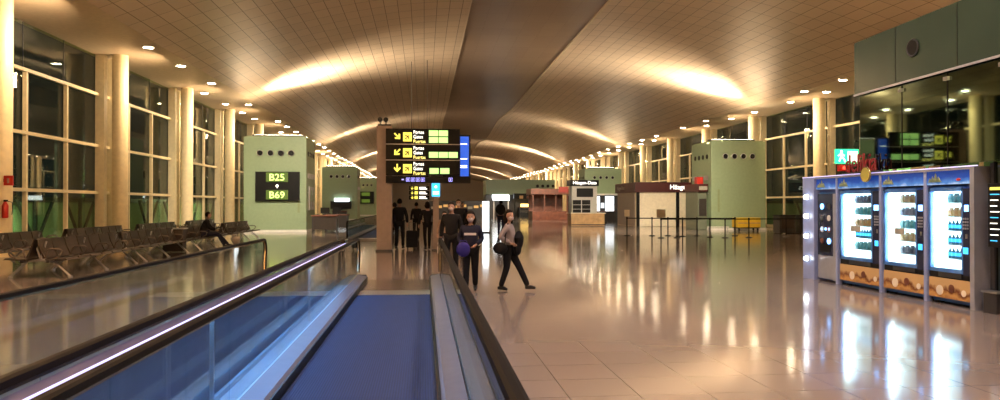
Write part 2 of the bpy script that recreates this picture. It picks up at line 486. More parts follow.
# ------------------------------------------------------------------ moving walkways
def rail_path(y0, y1, zt, zb, r=.22, n=7):
    pts = [(0, y0 + .1, zb)]
    def arc(cy, cz, a0, a1):
        for i in range(n + 1):
            a = a0 + (a1 - a0) * i / n
            pts.append((0, cy + r * math.cos(a), cz + r * math.sin(a)))
    arc(y0 + r, zt - r, PI * 1.15, PI / 2)
    arc(y1 - r, zt - r, PI / 2, -PI * .15)
    pts.append((0, y1 - .1, zb))
    return pts
ZH = .87
def walkway(xl, xr, y0, y1, label, group, dside=1):
    # xl, xr: the glass lines
    t = thing('moving_walkway', label, 'moving walkway', ((xl + xr) / 2, y0, 0), group)
    MB().box(xl + .24, xr - .24, y0 + 2.9, y1 - 2.9, .002, .02).build('belt', 'belt', t)
    for (a, b_) in ((y0 + 2.2, y0 + 2.9), (y1 - 2.9, y1 - 2.2)):
        m = MB().box(xl + .24, xr - .24, a, b_, .002, .016)
        for k in range(24):
            x = xl + .27 + k * (xr - xl - .54) / 23
            yy = b_ if a < (y0 + y1) / 2 else a - .05
            m.box(x - .012, x + .012, yy, yy + .05, .004, .024)
        m.build('comb_plate', 'steel', t)
    for s, xg in ((-1, xl), (1, xr)):
        i_ = -s
        sk = MB()
        sk.box(xg + i_ * .215, xg + i_ * .23, y0 + .4, y1 - .4, .004, .10)          # inner dark brush strip
        sk.build('skirt_brush', 'black', t)
        sk = MB(); xa, xb = xg + i_ * .02, xg + i_ * .215
        sk.prism([(xa, .004), (xb, .004), (xb, .09), (xb - i_ * .03, .12), (xa, .14)], 1, y0 + .3, y1 - .3)
        sk.build('skirt', 'skirt', t)
        dk = MB().box(xg - i_ * .02, xg - i_ * (.13 if s == dside else .05), y0 + .3, y1 - .3, .004, .05).build('outer_deck', 'skirtdeck', t)
        p = rail_path(y0, y1, ZH, .16)
        p = [(xg, q[1], q[2]) for q in p]
        prof = [(-.042, -.012), (-.036, .018), (-.015, .026), (.015, .026), (.036, .018), (.042, -.012), (.03, -.018), (-.03, -.018)]
        MB().sweep(p, prof).build('handrail', 'rubber', t)
        prof = [(-.014, -.040), (-.014, -.017), (.014, -.017), (.014, -.040)]
        MB().sweep(p, prof).build('rail_profile', 'gold', t)
        # glass panels with open joints
        L = 1.9; n = max(1, int((y1 - y0 - .7) / L)); st = (y1 - y0 - .7) / n
        for k in range(n):
            a = y0 + .35 + k * st; b2 = a + st - .012
            g = MB()
            if k == 0: poly = [(a - .12, .14), (b2, .14), (b2, ZH - .04), (a + .05, ZH - .04), (a - .1, ZH - .10), (a - .22, ZH - .28)]
            elif k == n - 1: poly = [(a, .14), (b2 + .12, .14), (b2 + .22, ZH - .28), (b2 + .1, ZH - .10), (b2 - .05, ZH - .04), (a, ZH - .04)]
            else: poly = [(a, .14), (b2, .14), (b2, ZH - .04), (a, ZH - .04)]
            g.prism(poly, 0, xg - .006, xg + .006); g.build('glass_panel', 'bglass', t)
    for a, b_ in ((y0 + .2, y0 + 2.2), (y1 - 2.2, y1 - .2)):
        MB().box(xl + .1, xr - .1, a, b_, .001, .012).build('floor_plate', 'steel_plate', t)
    for s, xg in ((-1, xl), (1, xr)):
        i_ = -s
        c = MB().box(xg + i_ * .03, xg + i_ * .2, y1 - .42, y1 - .30, .0, .135).build('skirt_end_cap', 'dark', t)
    return t
M['steel_plate'] = mat('ribbed_floor_plate', (.22, .17, .13), .18, .5)
M['blue_fill'] = mat('added_blue_white_strip', (.4, .6, 1), .4, emit=(.22, .46, 1), es=9)
XL, XR = -1.40, .35
OL, OR = -3.36, -1.72
walkway(XL, XR, -9., 15.9, 'nearest moving walkway the view stands on, blue belt between glass balustrades', None)
walkway(OL, OR, -9., 16.0, 'parallel moving walkway on the left, its far handrail beside the seats', None, -1)
walkway(OL + .0, OR, 32.5, 62., 'farther moving walkway beyond the sign pillar, left of the two', None, -1)
# cover between the two balustrades
def cover(y0, y1, lab):
    t = thing('balustrade_cover', lab, 'metal cover', (-1.56, y0, 0))
    MB().box(-1.66, -1.46, y0, y1, .80, .835).build('cover_plate', 'bluesteel', t)
    MB().tube([(-1.545, y0, .838), (-1.545, y1, .838)], .0085, 8).build('guide_light', 'guide', t)
    y = y0 + .5
    while y < y1 - .2:
        y += 4.6
        MB().box(-1.575, -1.545, y - 4.61, y - 4.59, 0, .80).build('support', 'steel', t)
    MB().box(-1.66, -1.46, y0, y1, .003, .012).build('lower_deck', 'skirtdeck', t)
    MB().box(-1.60, -1.52, y0 + .1, y1 - .1, .785, .80).build('added_light_strip', 'blue_fill', t)  # added glowing strip, throws blue light on decks and belts
    return t
cover(-8.7, 14.7, 'violet grey metal cover with a bright bead between the two handrails')

# ------------------------------------------------------------------ green service towers
def tower(x0, x1, y0, y1, zt, label, side, group='sage green towers along the hall'):
    t = thing('service_tower', label, 'service tower', ((x0 + x1) / 2, y0, 0), group)
    MB().box(x0, x1, y0, y1, .12, zt, .03).build('cladding', 'green', t)
    MB().box(x0 - .03, x1 + .03, y0 - .03, y1 + .03, 0, .14).build('plinth', 'white', t)
    MB().box(x0 + .1, x1 - .1, y0 + .1, y1 - .1, zt, zt + .06).build('top_cap', 'greenedge', t)
    sx = x1 if side > 0 else x0
    for k in range(4):
        cx = x0 + (x1 - x0) * (.26 + .165 * k); z = zt - .95
        m = MB().disc((cx, y0 - .01, z), (0, 1, 0), .15, .04); m.build('vent', 'black', t)
        m = MB().tube([(cx + .17 * math.cos(a), y0 - .02, z + .17 * math.sin(a)) for a in [2 * PI * i / 18 for i in range(19)]], .02, 6); m.build('vent_ring', 'steel', t)
        cy = y0 + (y1 - y0) * (.2 + .2 * k)
        MB().disc((sx + side * .01, cy, z), (1, 0, 0), .15, .04).build('vent', 'black', t)
    cx = x0 + (x1 - x0) * (.9 if side < 0 else .88)
    # slot and small hatch on the front
    fx = x0 + .42 if side < 0 else x1 - .5
    MB().box(fx, fx + .12, y0 - .012, y0 + .02, 1.15, 2.6).build('service_slot', 'greenedge', t)
    m = MB()
    for j in range(3): m.box(sx, sx + side * .03, y0 + .5 + j * .95, y0 + 1.25 + j * .95, 3.2, 3.5)
    m.box(sx, sx + side * .02, y0 + .4, y1 - .3, 2.3, 2.36)
    m.build('side_grille', 'steel', t)
    # uplight trough on the roof
    u = MB().box((x0 + x1) / 2 - 1.5, (x0 + x1) / 2 + 1.5, y0 + .9, y0 + 1.35, zt + .06, zt + .2)
    u.build('uplight_trough', 'dark', t)
    MB().box((x0 + x1) / 2 - 1.4, (x0 + x1) / 2 + 1.4, y0 + .97, y0 + 1.28, zt + .2, zt + .21).build('uplight_lens', 'uplens', t)
    return t
tower(-10.5, -6.9, 44, 47.4, 5.6, 'sage green tower on the left carrying the black B25 B69 gate screens', 1)
tower(18.1, 21.7, 44.6, 48.0, 5.65, 'sage green tower on the right behind the yellow bin and queue barrier', -1)
tower(-10.5, -6.9, 77, 80.4, 5.5, 'second sage green tower on the left, with a glowing cyan screen', 1)
tower(17.2, 21.2, 77, 80.4, 5.5, 'sage green tower behind the ice cream kiosk and the bright shop', -1)
tower(-10.5, -6.9, 110, 113.4, 5.5, 'third sage green tower on the left, with a black gate board', 1)
tower(-10.5, -6.9, 143, 146.4, 5.5, 'farthest sage green tower on the left side', 1)

# ------------------------------------------------------------------ lights
WARM = (1, .70, .40); W2 = (1, .82, .58)
for y in (-6, 12.5, 45.1, 78.1, 111.1, 144.1, 177, 210):
    for sg in (-1, 1):
        x = CX + sg * 14.05
        z = 5.95 
        tilt = 42 if y > 20 else 20
        k = 1.0 if y not in (78.1,) else .35
        if y > 20:
            area((x - sg * .2, y, z), 3.0, 1.0, 900 * k, W2, (0, PI - sg * math.radians(tilt), 0), 95)
            area((x, y, z), 3.0, .3, 160, WARM, (0, PI - sg * math.radians(18), 0), 170)
        else:
            area((x, y, z), 4.0, .8, 2700, WARM, (0, PI - sg * math.radians(22), 0), 170)  # unseen uplights added here to brighten the near ceiling

def downlight(x, y, label, group):
    t = thing('ceiling_downlight', label, 'downlight', (x, y, zc(x, y)), group)
    z = zc(x, y)
    MB().tube([(x + .21 * math.cos(a), y + .21 * math.sin(a), z - .012) for a in [2 * PI * i / 20 for i in range(21)]], .025, 6, False).build('ring', 'white', t)
    MB().cyl(x, y, z - .03, z - .002, .19, 20).build('lens', 'down', t)
    return t
rows = [(-11.2, [31.1, 35.1, 40, 48.2, 57.7, 61.3, 65.7], 'left', 'inner'), (-12.55, [43.4, 47.9, 52.2, 55.9, 66], 'left', 'outer'),
        (21.5, [35.6, 39.4, 54, 59, 66], 'right', 'inner'), (22.75, [39.3, 43.4, 48.4, 52.2, 57], 'right', 'outer')]
for (x, ys, sd, io) in rows:
    pr = None; lab = 'round recessed downlight in the %s row along the %s window wall' % (io, sd); grp = '%s row of downlights by the %s windows' % (io, sd)
    yy = 70.5
    ys = list(ys)
    while yy < 200: ys.append(yy); yy += 4.45
    for y in ys:
        if pr is None: pr = downlight(x, y, lab, grp); tr = tree_of(pr)
        else: dup(pr, (x, y, zc(x, y)), tree=tr)
# unseen fill lamps added over and behind the view to brighten the near floor
for y in (2, 9, 16):
    for x, p_ in ((-9.5, 30), (-3, 25), (4.5, 190)):
        area((x, y, 8.0 if abs(x) > 5 else 9.5), 1.2, 1.2, p_, (1, .80, .60) if x < 0 else (1, .86, .82), (0, 0, 0), 130)
for y in (24, 33, 42, 51, 60, 69, 78, 90, 102, 114, 126, 138, 150, 162):  # added lamps without fixtures, aimed outward to brighten columns and window frames
    area((-10.6, y, 6.9), .6, .6, 130 if y < 80 else 380, WARM, (0, math.radians(72), 0), 160)
    area((21.2, y, 6.9), .6, .6, 130 if y < 80 else 380, WARM, (0, math.radians(-72), 0), 160)
for i in range(3):  # lamps added outside to light the boarding bridges green
    area((-18.2, 37 + i * 32, 1.4), 14, 1., 800, (.72, 1, .60), (0, math.radians(80), 0), 170)
    area((28.5, 47 + i * 32, 1.4), 14, 1., 800, (.72, 1, .60), (0, math.radians(-80), 0), 170)
area((13, 34, 8.2), 3, 1.5, 420, (1, .86, .64), (math.radians(60), 0, 0), 75)  # added lamps with no fixture, brighten tower, shop and kiosk fronts
area((-6, 32, 8.0), 3, 1.5, 230, (1, .86, .64), (math.radians(60), 0, math.radians(12)), 75)
area((12, 62, 8.2), 3, 1.5, 320, (1, .86, .64), (math.radians(60), 0, 0), 75)
for xx in (XR, XL, OR, OL):  # blue lamps added under rails and cover to tint belts and decks
    sg = -1 if xx in (XR, OR) else 1
    area((xx + sg * .03, 3.5, ZH - .05), .02, 20., 13, (.25, .5, 1), (0, sg * math.radians(-25), 0), 150)
area((-1.56, 3.5, .775), .06, 22., 40, (.28, .62, 1), (0, 0, 0), 175)
area((XR + .08, 3.5, ZH - .06), .02, 20., 10, (.3, .55, 1), (0, 0, 0), 120)

M['boothgreen'] = mat('grey_green_booth_panel', (.15, .17, .12), .4)

M['dimamber'] = mat('softly_lit_amber_goods', (.5, .3, .1), .4, emit=(.5, .28, .08), es=.7)

M['maroonred'] = mat('dull_red_board', (.32, .03, .02), .4)

M['shopwin'] = mat('lit_shop_window', (.9, .95, 1), .4, emit=(.80, .90, 1), es=1.3)

M['vsky'] = mat('sky_blue_machine_front', (.06, .17, .46), .3, 0, .5, 3.)

M['armr'] = mat('dull_bronze_armrest', (.10, .08, .07), .45, .4)

M['btl'] = mat('blue_drink_plastic', (.06, .28, .42), .2)
M['pk1'] = mat('teal_foil', (.05, .30, .34), .3); M['pk2'] = mat('dark_foil', (.10, .10, .16), .3); M['pk3'] = mat('amber_foil', (.50, .30, .10), .3)
M['badge'] = mat('yellow_badge_face', (.42, .38, .08), .5)
M['vglass'] = glass_mat('machine_door_glass', (.95, .98, 1), 1.4)
M['brownwood'] = M['wood']

# ------------------------------------------------------------------ sign pillar
t = thing('sign_pillar', 'tall taupe pillar standing at the end of the walkway beside the black gates sign', 'pillar', (-1.37, 25.8, 0))
MB().box(-1.63, -1.11, 25.5, 26.1, 0, 4.34, .02).build('shaft', 'postgrey', t)
MB().box(-1.66, -1.08, 25.47, 26.13, 0, .06).build('base_plate', 'dark', t)
MB().box(-1.6, -1.14, 25.55, 26.05, 4.34, 4.4).build('cap', 'dark', t)
for k in range(2):
    x = -1.52 + .2 * k
    t = thing('floodlight', '%s of the two small dark floodlights on top of the taupe pillar' % ('left one', 'right one')[k], 'floodlight', (x, 25.75, 4.4))
    MB().tube([(x, 25.75, 4.4), (x, 25.75, 4.47)], .02, 8).build('bracket', 'black', t)
    MB().tube([(x, 25.9, 4.53), (x, 25.62, 4.57)], .07, 12, True, [.05, .085]).build('lamp_head', 'black', t)

def arrow_mb(cx, cz, s, ang, y):
    # arrow drawn in the XZ plane pointing along ang
    poly = [(-.5, -.09), (.12, -.09), (-.12, -.36), (.08, -.42), (.52, 0), (.08, .42), (-.12, .36), (.12, .09), (-.5, .09)]
    ca, sa = math.cos(ang), math.sin(ang)
    return MB().prism([(cx + s * (p[0] * ca - p[1] * sa), cz + s * (p[0] * sa + p[1] * ca)) for p in poly], 1, y - .006, y)
def plane_mb(cx, cz, s, ang, y):
    poly = [(-.42, -.05), (-.48, -.2), (-.38, -.2), (-.26, -.05), (-.02, -.05), (-.16, -.42), (-.04, -.42), (.2, -.05), (.38, -.05), (.46, 0),
            (.38, .05), (.2, .05), (-.04, .42), (-.16, .42), (-.02, .05), (-.26, .05), (-.38, .2), (-.48, .2), (-.42, .05)]
    ca, sa = math.cos(ang), math.sin(ang)
    return MB().prism([(cx + s * (p[0] * ca - p[1] * sa), cz + s * (p[0] * sa + p[1] * ca)) for p in poly], 1, y - .004, y)

t = thing('gates_sign', 'large black gates sign of three rows with yellow arrows, held out from the taupe pillar', 'sign', (0, 25.6, 2.4))
rows_ = [(3.72, 4.24, -PI / 4, 0), (3.17, 3.69, -3 * PI / 4, 1), (2.62, 3.14, -PI / 2, 2)]
for (z0, z1, ang, kind) in rows_:
    r = MB().box(-1.31, 1.24, 25.42, 25.52, z0, z1).build('sign_row', 'sign', t)
    yf = 25.415; zm = (z0 + z1) / 2; h = z1 - z0
    arrow_mb(-.92, zm, .28, ang, yf).build('arrow', 'ylw', r)
    fr = MB().box(-.72, -.42, yf - .006, yf, zm - .18, zm + .13).build('pictogram', 'ylw', r)
    plane_mb(-.57, zm - .025, .23, PI / 4, yf - .008).build('plane_symbol', 'sign', r)
    text('Portes', .175, (-.37, yf, z1 - .175), FACE_Y, 'txtw', r, xs=.80)
    text('Gates', .175, (-.37, yf, z1 - .335), FACE_Y, 'txtw', r, xs=.80)
    text('Puertas', .175, (-.37, yf, z1 - .495), FACE_Y, 'txty', r, xs=.80)
    g = []
    if kind == 0: g = [(.17 + .34 * c, z1 - .25 - .235 * q) for c in range(2) for q in range(2)]
    elif kind == 1: g = [(.17 + .34 * c, z0 + .07) for c in range(3)]
    else: g = [(.19 + .37 * c, z0 + .06) for c in range(2)]
    for (gx, gz) in g:
        p = MB().box(gx, gx + .315, yf - .006, yf, gz, gz + .2).build('gate_plate', 'gatebox', r)
for z in (3.705, 3.155):
    MB().box(-1.31, 1.24, 25.44, 25.50, z - .02, z + .02).build('divider', 'steel', t)
r = MB().box(-1.31, 1.6, 25.42, 25.52, 2.36, 2.60).build('pictogram_strip', 'sign', t)
for k, x in enumerate([-.72, -.55, -.38, -.21, -.04, .92]):
    q = MB()
    if k == 0: q.box(x - .05, x + .03, 25.41, 25.418, 2.46, 2.5)
    else: q.tube([(x - .06, 25.414, 2.42), (x + .06, 25.414, 2.42), (x + .06, 25.414, 2.54), (x - .06, 25.414, 2.54), (x - .06, 25.414, 2.42)], .01, 4); q.box(x - .02, x + .02, 25.408, 25.418, 2.44, 2.52)
    q.build('pictogram', 'violet', r)
for z in (2.7, 3.9):
    MB().box(-1.2, .6, 25.52, 25.60, z - .03, z + .03).build('support_bar', 'dark', t)

t = thing('flight_screen', 'bright blue screen in a black frame at the right end of the gates sign', 'screen', (1.13, 25.7, 2.36))
MB().box(.66, 1.62, 25.56, 25.72, 2.36, 4.06, .01).build('casing', 'black', t)
MB().box(1.26, 1.56, 25.545, 25.562, 2.6, 4.0).build('display', 'bluescreen', t)
for z in (3.72, 3.2, 2.96, 2.9): MB().box(1.27, 1.5, 25.538, 25.546, z, z + .03).build('text_line', 'txtw', t)
t = thing('totem_post', 'slim brown post under the small blue sign, left of the walking women', 'post', (.42, 25.9, 0))
MB().box(.32, .52, 25.8, 26.0, 0, 1.9, .01).build('shaft', 'postgrey', t)
MB().box(.27, .57, 25.75, 26.05, 0, .05).build('foot', 'dark', t)
t = thing('info_sign', 'small bright blue sign on top of the slim brown post', 'sign', (.42, 25.9, 1.9))
r = MB().box(.27, .56, 25.84, 25.96, 1.9, 2.37, .01).build('panel', 'cyan', t)
MB().disc((.415, 25.835, 2.24), (0, 1, 0), .045, .01).build('pictogram', 'txtw', r)
for z in (1.98, 2.05): MB().box(.31, .52, 25.83, 25.838, z, z + .025).build('text_line', 'txtw', r)
# small hanging yellow and white sign farther along
t = thing('hanging_sign', 'distant hanging black sign with yellow pictograms, below the gates sign', 'sign', (-.1, 47, 2.2))
for k, z in enumerate((2.55, 2.25, 1.95)):
    r = MB().box(-.95, .35, 47, 47.1, z, z + .26).build('sign_row', 'sign', t)
    arrow_mb(-.75, z + .13, .2, -PI / 2, 46.99).build('arrow', 'ylw', r)
    MB().box(-.6, -.4, 46.985, 47, z + .03, z + .23).build('pictogram', 'ylw', r)
    MB().box(-.3, .1, 46.985, 47, z + .15, z + .2).box(-.3, .2, 46.985, 47, z + .05, z + .1).build('text_line', 'txtw', r)
for x in (-.8, .2): MB().tube([(x, 47.05, 2.8), (x, 47.05, zc(0, 47) + .1)], .02, 6).build('hanger', 'dark', t)

# ------------------------------------------------------------------ B25 / B69 gate screens
t = thing('gate_sign', 'black gate sign with lit green B25 and B69 screens on the left tower', 'sign', (-8.5, 43.9, 1.83))
MB().box(-9.79, -7.27, 43.8, 43.96, 1.83, 3.55, .01).build('back_board', 'black', t)
for (z, s) in ((2.95, 'B25'), (1.92, 'B69')):
    r = MB().box(-9.16, -7.92, 43.70, 43.80, z, z + .55, .01).build('gate_screen', 'gateled', t)
    text(s, .56, (-8.54, 43.695, z + .08), FACE_Y, 'gatetxt', r, align='CENTER', ext=.012, xs=1.05)
arrow_mb(-8.54, 2.7, .22, PI / 2, 43.79).build('arrow', 'txtw', t)
def gate_desk(x, y, label, s=1):
    t = thing('gate_desk', label, 'counter', (x, y, 0), None)
    MB().box(x, x + 1.5, y, y + .7, .95, 1.02, .01).build('worktop', 'brownred', t)
    MB().box(x + .05, x + .12, y + .05, y + .65, 0, .95).build('side_panel', 'dark', t)
    MB().box(x + 1.38, x + 1.45, y + .05, y + .65, 0, .95).build('side_panel', 'dark', t)
    MB().box(x + .12, x + 1.38, y + .08, y + .12, .2, .95).build('front_panel', 'seat', t)
    m = MB().box(x + .5, x + 1.0, y + .3, y + .34, 1.12, 1.45); m.build('monitor', 'black', t)
    MB().box(x + .72, x + .78, y + .32, y + .38, 1.02, 1.14).build('monitor_stand', 'dark', t)
gate_desk(-6.4, 42.4, 'dark gate desk right beside the B25 B69 tower')
gate_desk(-6.2, 46.4, 'dark gate desk farther back behind the first desk')
gate_desk(-9.2, 74.6, 'gate desk below the glowing cyan screen')
# posters and equipment on the side of the first tower
t = thing('notice_board', 'pale notice board with coloured sheets on the side of the first left tower', 'board', (-6.86, 45.6, 1.4))
MB().box(-6.88, -6.82, 44.7, 46.5, 1.3, 2.7).build('frame', 'steel', t)
for k, c in enumerate(['white', 'cyan', 'white', 'red']):
    MB().box(-6.825, -6.81, 44.78 + .43 * k, 45.1 + .43 * k, 1.5 + .3 * (k % 2), 2.2 + .3 * (k % 2)).build('sheet', 'card' if c == 'white' else 'bridge', t)
t = thing('wall_screen', 'glowing cyan screen on the second left tower', 'screen', (-8.4, 76.9, 1.6))
MB().box(-9.6, -7.5, 76.7, 76.96, 1.2, 2.0).build('casing', 'black', t)
MB().box(-9.2, -7.7, 76.68, 76.7, 1.95, 2.3).build('display', 'whitelit', t)
t = thing('gate_sign', 'black gate board on the third left tower', 'sign', (-8.5, 109.8, 1.9))
MB().box(-9.9, -7.4, 109.75, 109.96, 1.8, 3.6).build('back_board', 'black', t)
for z in (2.95, 1.95): MB().box(-9.2, -8.0, 109.7, 109.75, z, z + .5).build('gate_screen', 'gateled', t)

# fire alarm and extinguisher on the first column
t = thing('fire_alarm_sign', 'small red fire sign on the nearest left column', 'sign', (-12.74, 23.9, 2.2))
MB().box(-12.76, -12.50, 23.72, 23.78, 2.2, 2.5, .005).build('plate', 'red', t)
MB().box(-12.66, -12.60, 23.71, 23.722, 2.27, 2.42).build('symbol', 'card', t)
MB().box(-12.80, -12.70, 23.76, 23.84, 2.3, 2.4).build('mount', 'dark', t)
t = thing('fire_extinguisher', 'red fire extinguisher hanging on the nearest left column under the red sign', 'fire extinguisher', (-12.68, 23.66, 1.2))
MB().tube([(-12.68, 23.66, 1.2), (-12.68, 23.66, 1.23), (-12.68, 23.66, 1.58), (-12.68, 23.66, 1.66), (-12.68, 23.66, 1.70)], .09, 14, True, [.07, .09, .09, .055, .03]).build('cylinder', 'red', t)
MB().box(-12.73, -12.63, 23.66, 23.72, 1.7, 1.76).build('valve', 'black', t)
MB().tube([(-12.65, 23.66, 1.73), (-12.57, 23.84, 1.68), (-12.56, 23.84, 1.45), (-12.58, 23.84, 1.3)], .012, 6).build('hose', 'black', t)

MB().box(-12.74, -12.66, 23.68, 23.80, 1.3, 1.5).build('wall_bracket', 'dark', t)

# ------------------------------------------------------------------ seats
def bench(n, label):
    # double-sided bank of n seats along +Y, centred on x = 0
    t = thing('bench_seat', label, 'seating', (0, 0, 0), 'back-to-back airport benches')
    p = .6; L = n * p
    MB().box(-.30, -.24, 0, L, .34, .40).box(.24, .30, 0, L, .34, .40).build('beam', 'dark', t)
    for yy in (.25, L / 2, L - .25):
        m = MB()
        for s in (-1, 1):
            m.tube([(0, yy, .40), (s * .27, yy, .36), (s * .62, yy, .03)], .028, 8)
            m.tube([(0, yy, .40), (s * .12, yy, .80)], .022, 8)
            m.cyl(s * .62, yy, 0, .035, .05, 10)
        m.tube([(-.27, yy, .37), (.27, yy, .37)], .025, 8)
        m.build('leg', 'steel', t)
    for s in (-1, 1):
        for k in range(n):
            y0 = k * p + .03; y1 = (k + 1) * p - .03
            st = [(s * .66, .40), (s * .62, .445), (s * .40, .42), (s * .20, .42), (s * .20, .395), (s * .40, .39), (s * .60, .405)]
            MB().prism(st, 1, y0, y1).build('seat', 'seat', t)
            bk = [(s * .20, .44), (s * .10, .66), (s * .05, .85), (s * .03, .85), (s * .07, .66), (s * .165, .43)]
            MB().prism(bk, 1, y0, y1).build('backrest', 'seat', t)
        for k in range(0, n + 1, 2):
            yy = min(max(k * p, .03), L - .03)
            MB().tube([(s * .2, yy, .44), (s * .24, yy, .60), (s * .30, yy, .645), (s * .50, yy, .64), (s * .56, yy, .60), (s * .52, yy, .50), (s * .4, yy, .44)], .018, 8).build('armrest', 'armr', t)
    return t
bn = bench(7, 'x'); trb = tree_of(bn)
spots = [(-8.4, 16.8, 'bench of dark seats nearest the far handrail, its A-shaped end in the left corner'),
         (-8.4, 21.2, 'second bench of dark seats along the far handrail, next after the nearest one'),
         (-8.4, 26.3, 'bench of dark seats along the handrail where the dark-clothed traveller sits'),
         (-8.4, 31.6, 'bench of seats by the handrail just before the B25 B69 tower'),
         (-11.2, 18.5, 'bench of seats in the window row, behind the nearest bench'),
         (-11.2, 24.2, 'second bench in the window row, behind the second front bench'),
         (-11.2, 30., 'bench in the window row behind the seated traveller'),
         (-11.2, 36., 'last bench of the window row before the green tower'),
         (-8.45, 56., 'bench of seats beyond the B25 B69 tower'),
         (-8.45, 63., 'bench of seats in front of the glowing cyan screen'),
         (-11.2, 59., 'window bench between the first and second green towers')]
for i, (x, y, lab) in enumerate(spots):
    o = bn if i == 0 else dup(bn, tree=trb)
    o.location = (x, y, 0); o['label'] = lab
t = thing('litter_bin', 'square steel litter bin with a pale top, between two benches left of the seated traveller', 'bin', (-8.4, 25.8, 0))
MB().box(-8.75, -8.1, 25.62, 26.02, 0.02, .78, .02).build('body', 'seat', t)
MB().box(-8.8, -8.05, 25.6, 26.04, .78, .82, .005).build('top', 'steel', t)

# ------------------------------------------------------------------ retail unit with dark reflective glass and grey green fascia
XS = 8.42
t = thing('shop_unit', 'grey green shop volume with dark reflective glass above and behind the vending machines', 'shop unit', (XS, 13.4, 0))
MB().prism([(XS, 13.55), (XS - .76, -4), (12.6, -4), (12.6, 13.55)], 2, 3.76, 4.78).build('fascia', 'ggrey', t)
MB().prism([(XS - .02, 13.55), (XS - .78, -4), (XS - .755, -4), (XS + .005, 13.55)], 2, 3.73, 3.765).build('fascia_trim', 'silver', t)
# the glass runs at a slight angle to the fascia
MB().prism([(XS + .05, 13.45), (XS - .70, -3.9), (12.5, -3.9), (12.5, 13.3)], 2, 2.25, 3.74).build('glass_wall', 'dgreen', t)
for y in (12.1, 10.9, 9.7, 8.5):
    xg = XS + .05 - (13.3 - y) * .0436
    MB().box(xg - .015, xg + .02, y - .008, y + .008, 2.25, 3.72).build('glass_joint', 'black', t)
    MB().box(xg - .05, xg + .01, y - .05, y + .05, 3.60, 3.66).build('clip', 'steel', t)
for y in (12.2, 10.6, 9.0): xj = XS - (13.55 - y) * .0433; MB().box(xj - .004, xj + .004, y - .006, y + .006, 3.78, 4.76).build('panel_joint', 'black', t)
v = MB().disc((XS - .09, 11.67, 4.29), (1, 0, 0), .125, .05, 24).build('vent', 'black', t)
MB().tube([(XS - .115, 11.67 + .14 * math.cos(a), 4.29 + .14 * math.sin(a)) for a in [2 * PI * i / 24 for i in range(25)]], .014, 6, False).build('vent_ring', 'dark', v)

t = thing('glass_wall', 'dark glass wall behind the flight information screen at the right edge', 'glass wall', (XS + .4, 3, 0))
MB().prism([(XS + .13, 10.2), (XS + .58, -3.9), (12.5, -3.9), (12.5, 10.2)], 2, 0, 2.24).build('glass', 'dgreen', t)
MB().box(XS + .10, XS + .16, 10.14, 10.22, 0, 2.24).build('edge_profile', 'dark', t)
# portal round the machines
XP = 8.3
t = thing('machine_portal', 'lavender frame with bare bulbs and sky banners around the row of vending machines', 'frame', (XP, 12.8, 0))
MB().box(XP, XP + .55, 14.84, 15.3, 0, 2.19).build('far_post', 'portal', t)
MB().box(XP, XP + .85, 10.27, 10.36, 0, 2.19).build('near_post', 'silver', t)
MB().box(XP + .85, XP + .9, 10.27, 15.25, 0, 2.19).build('rear_wall', 'dark', t)
MB().box(XP, XP + .3, 10.36, 14.84, 2.15, 2.19).build('top_rail', 'silver', t)
MB().box(XP - .012, XP + .01, 10.2, 15.3, 2.19, 2.205).build('led_strip', 'led', t)
MB().box(XP + .55, XP + 1.6, 14.9, 15.25, 0, 2.15).build('return_panel', 'portal', t)
for z in (1.77, 1.36, .93, .44):
    r = MB().disc((XP - .01, 15.08, z), (1, 0, 0), .06, .02, 16).build('lamp_holder', 'white', t)
    MB().ball((XP - .05, 15.08, z), .05).build('bulb', 'bulb', r)
bays = [(14.07, 14.80), (12.62, 13.98), (11.42, 12.57), (10.38, 11.36)]
for i, (a, b_) in enumerate(bays):
    r = MB().box(XP + .03, XP + .06, a, b_, 1.93, 2.15).build('banner', 'sky', t)
    q = MB(); yy = b_ - .16
    for k, (dy, h) in enumerate(((0, .10), (-.07, .15), (-.14, .09), (.06, .07))):
        q.prism([(yy + dy - .05, 1.97), (yy + dy + .05, 1.97), (yy + dy + .012, 1.97 + h)], 0, XP + .018, XP + .03)
    q.build('plant_print', 'greenedge', r)
MB().ball((XP + .02, 10.62, 2.0), .01, .05, .022).build('red_badge', 'red', t)
for y in (14.02, 12.595, 11.39):
    MB().box(XP + .02, XP + .12, y - .035, y + .035, 0, 2.15).build('divider', 'portal', t)

# raised shop name letters on the portal
t = thing('shop_name_letters', 'dark red raised shop name letters standing above the lavender frame', 'sign', (XP, 13.1, 2.2))
text('delikia', .50, (XP - .01, 13.66, 2.24), FACE_X, 'letter_red', t, ext=.012, xs=.80)
MB().box(XP - .03, XP + .03, 12.5, 13.75, 2.205, 2.235).build('letter_rail', 'dark', t)
t = thing('shop_badge', 'round yellow badge at the foot of the dark red shop letters', 'badge', (XP - .05, 12.95, 2.13))
MB().disc((XP - .06, 12.9, 2.17), (1, 0, 0), .14, .03, 24).build('badge_disc', 'badge', t)
MB().tube([(XP - .075, 12.9 + .14 * math.cos(a), 2.17 + .14 * math.sin(a)) for a in [2 * PI * i / 24 for i in range(25)]], .008, 5, False).build('badge_rim', 'gold', t)

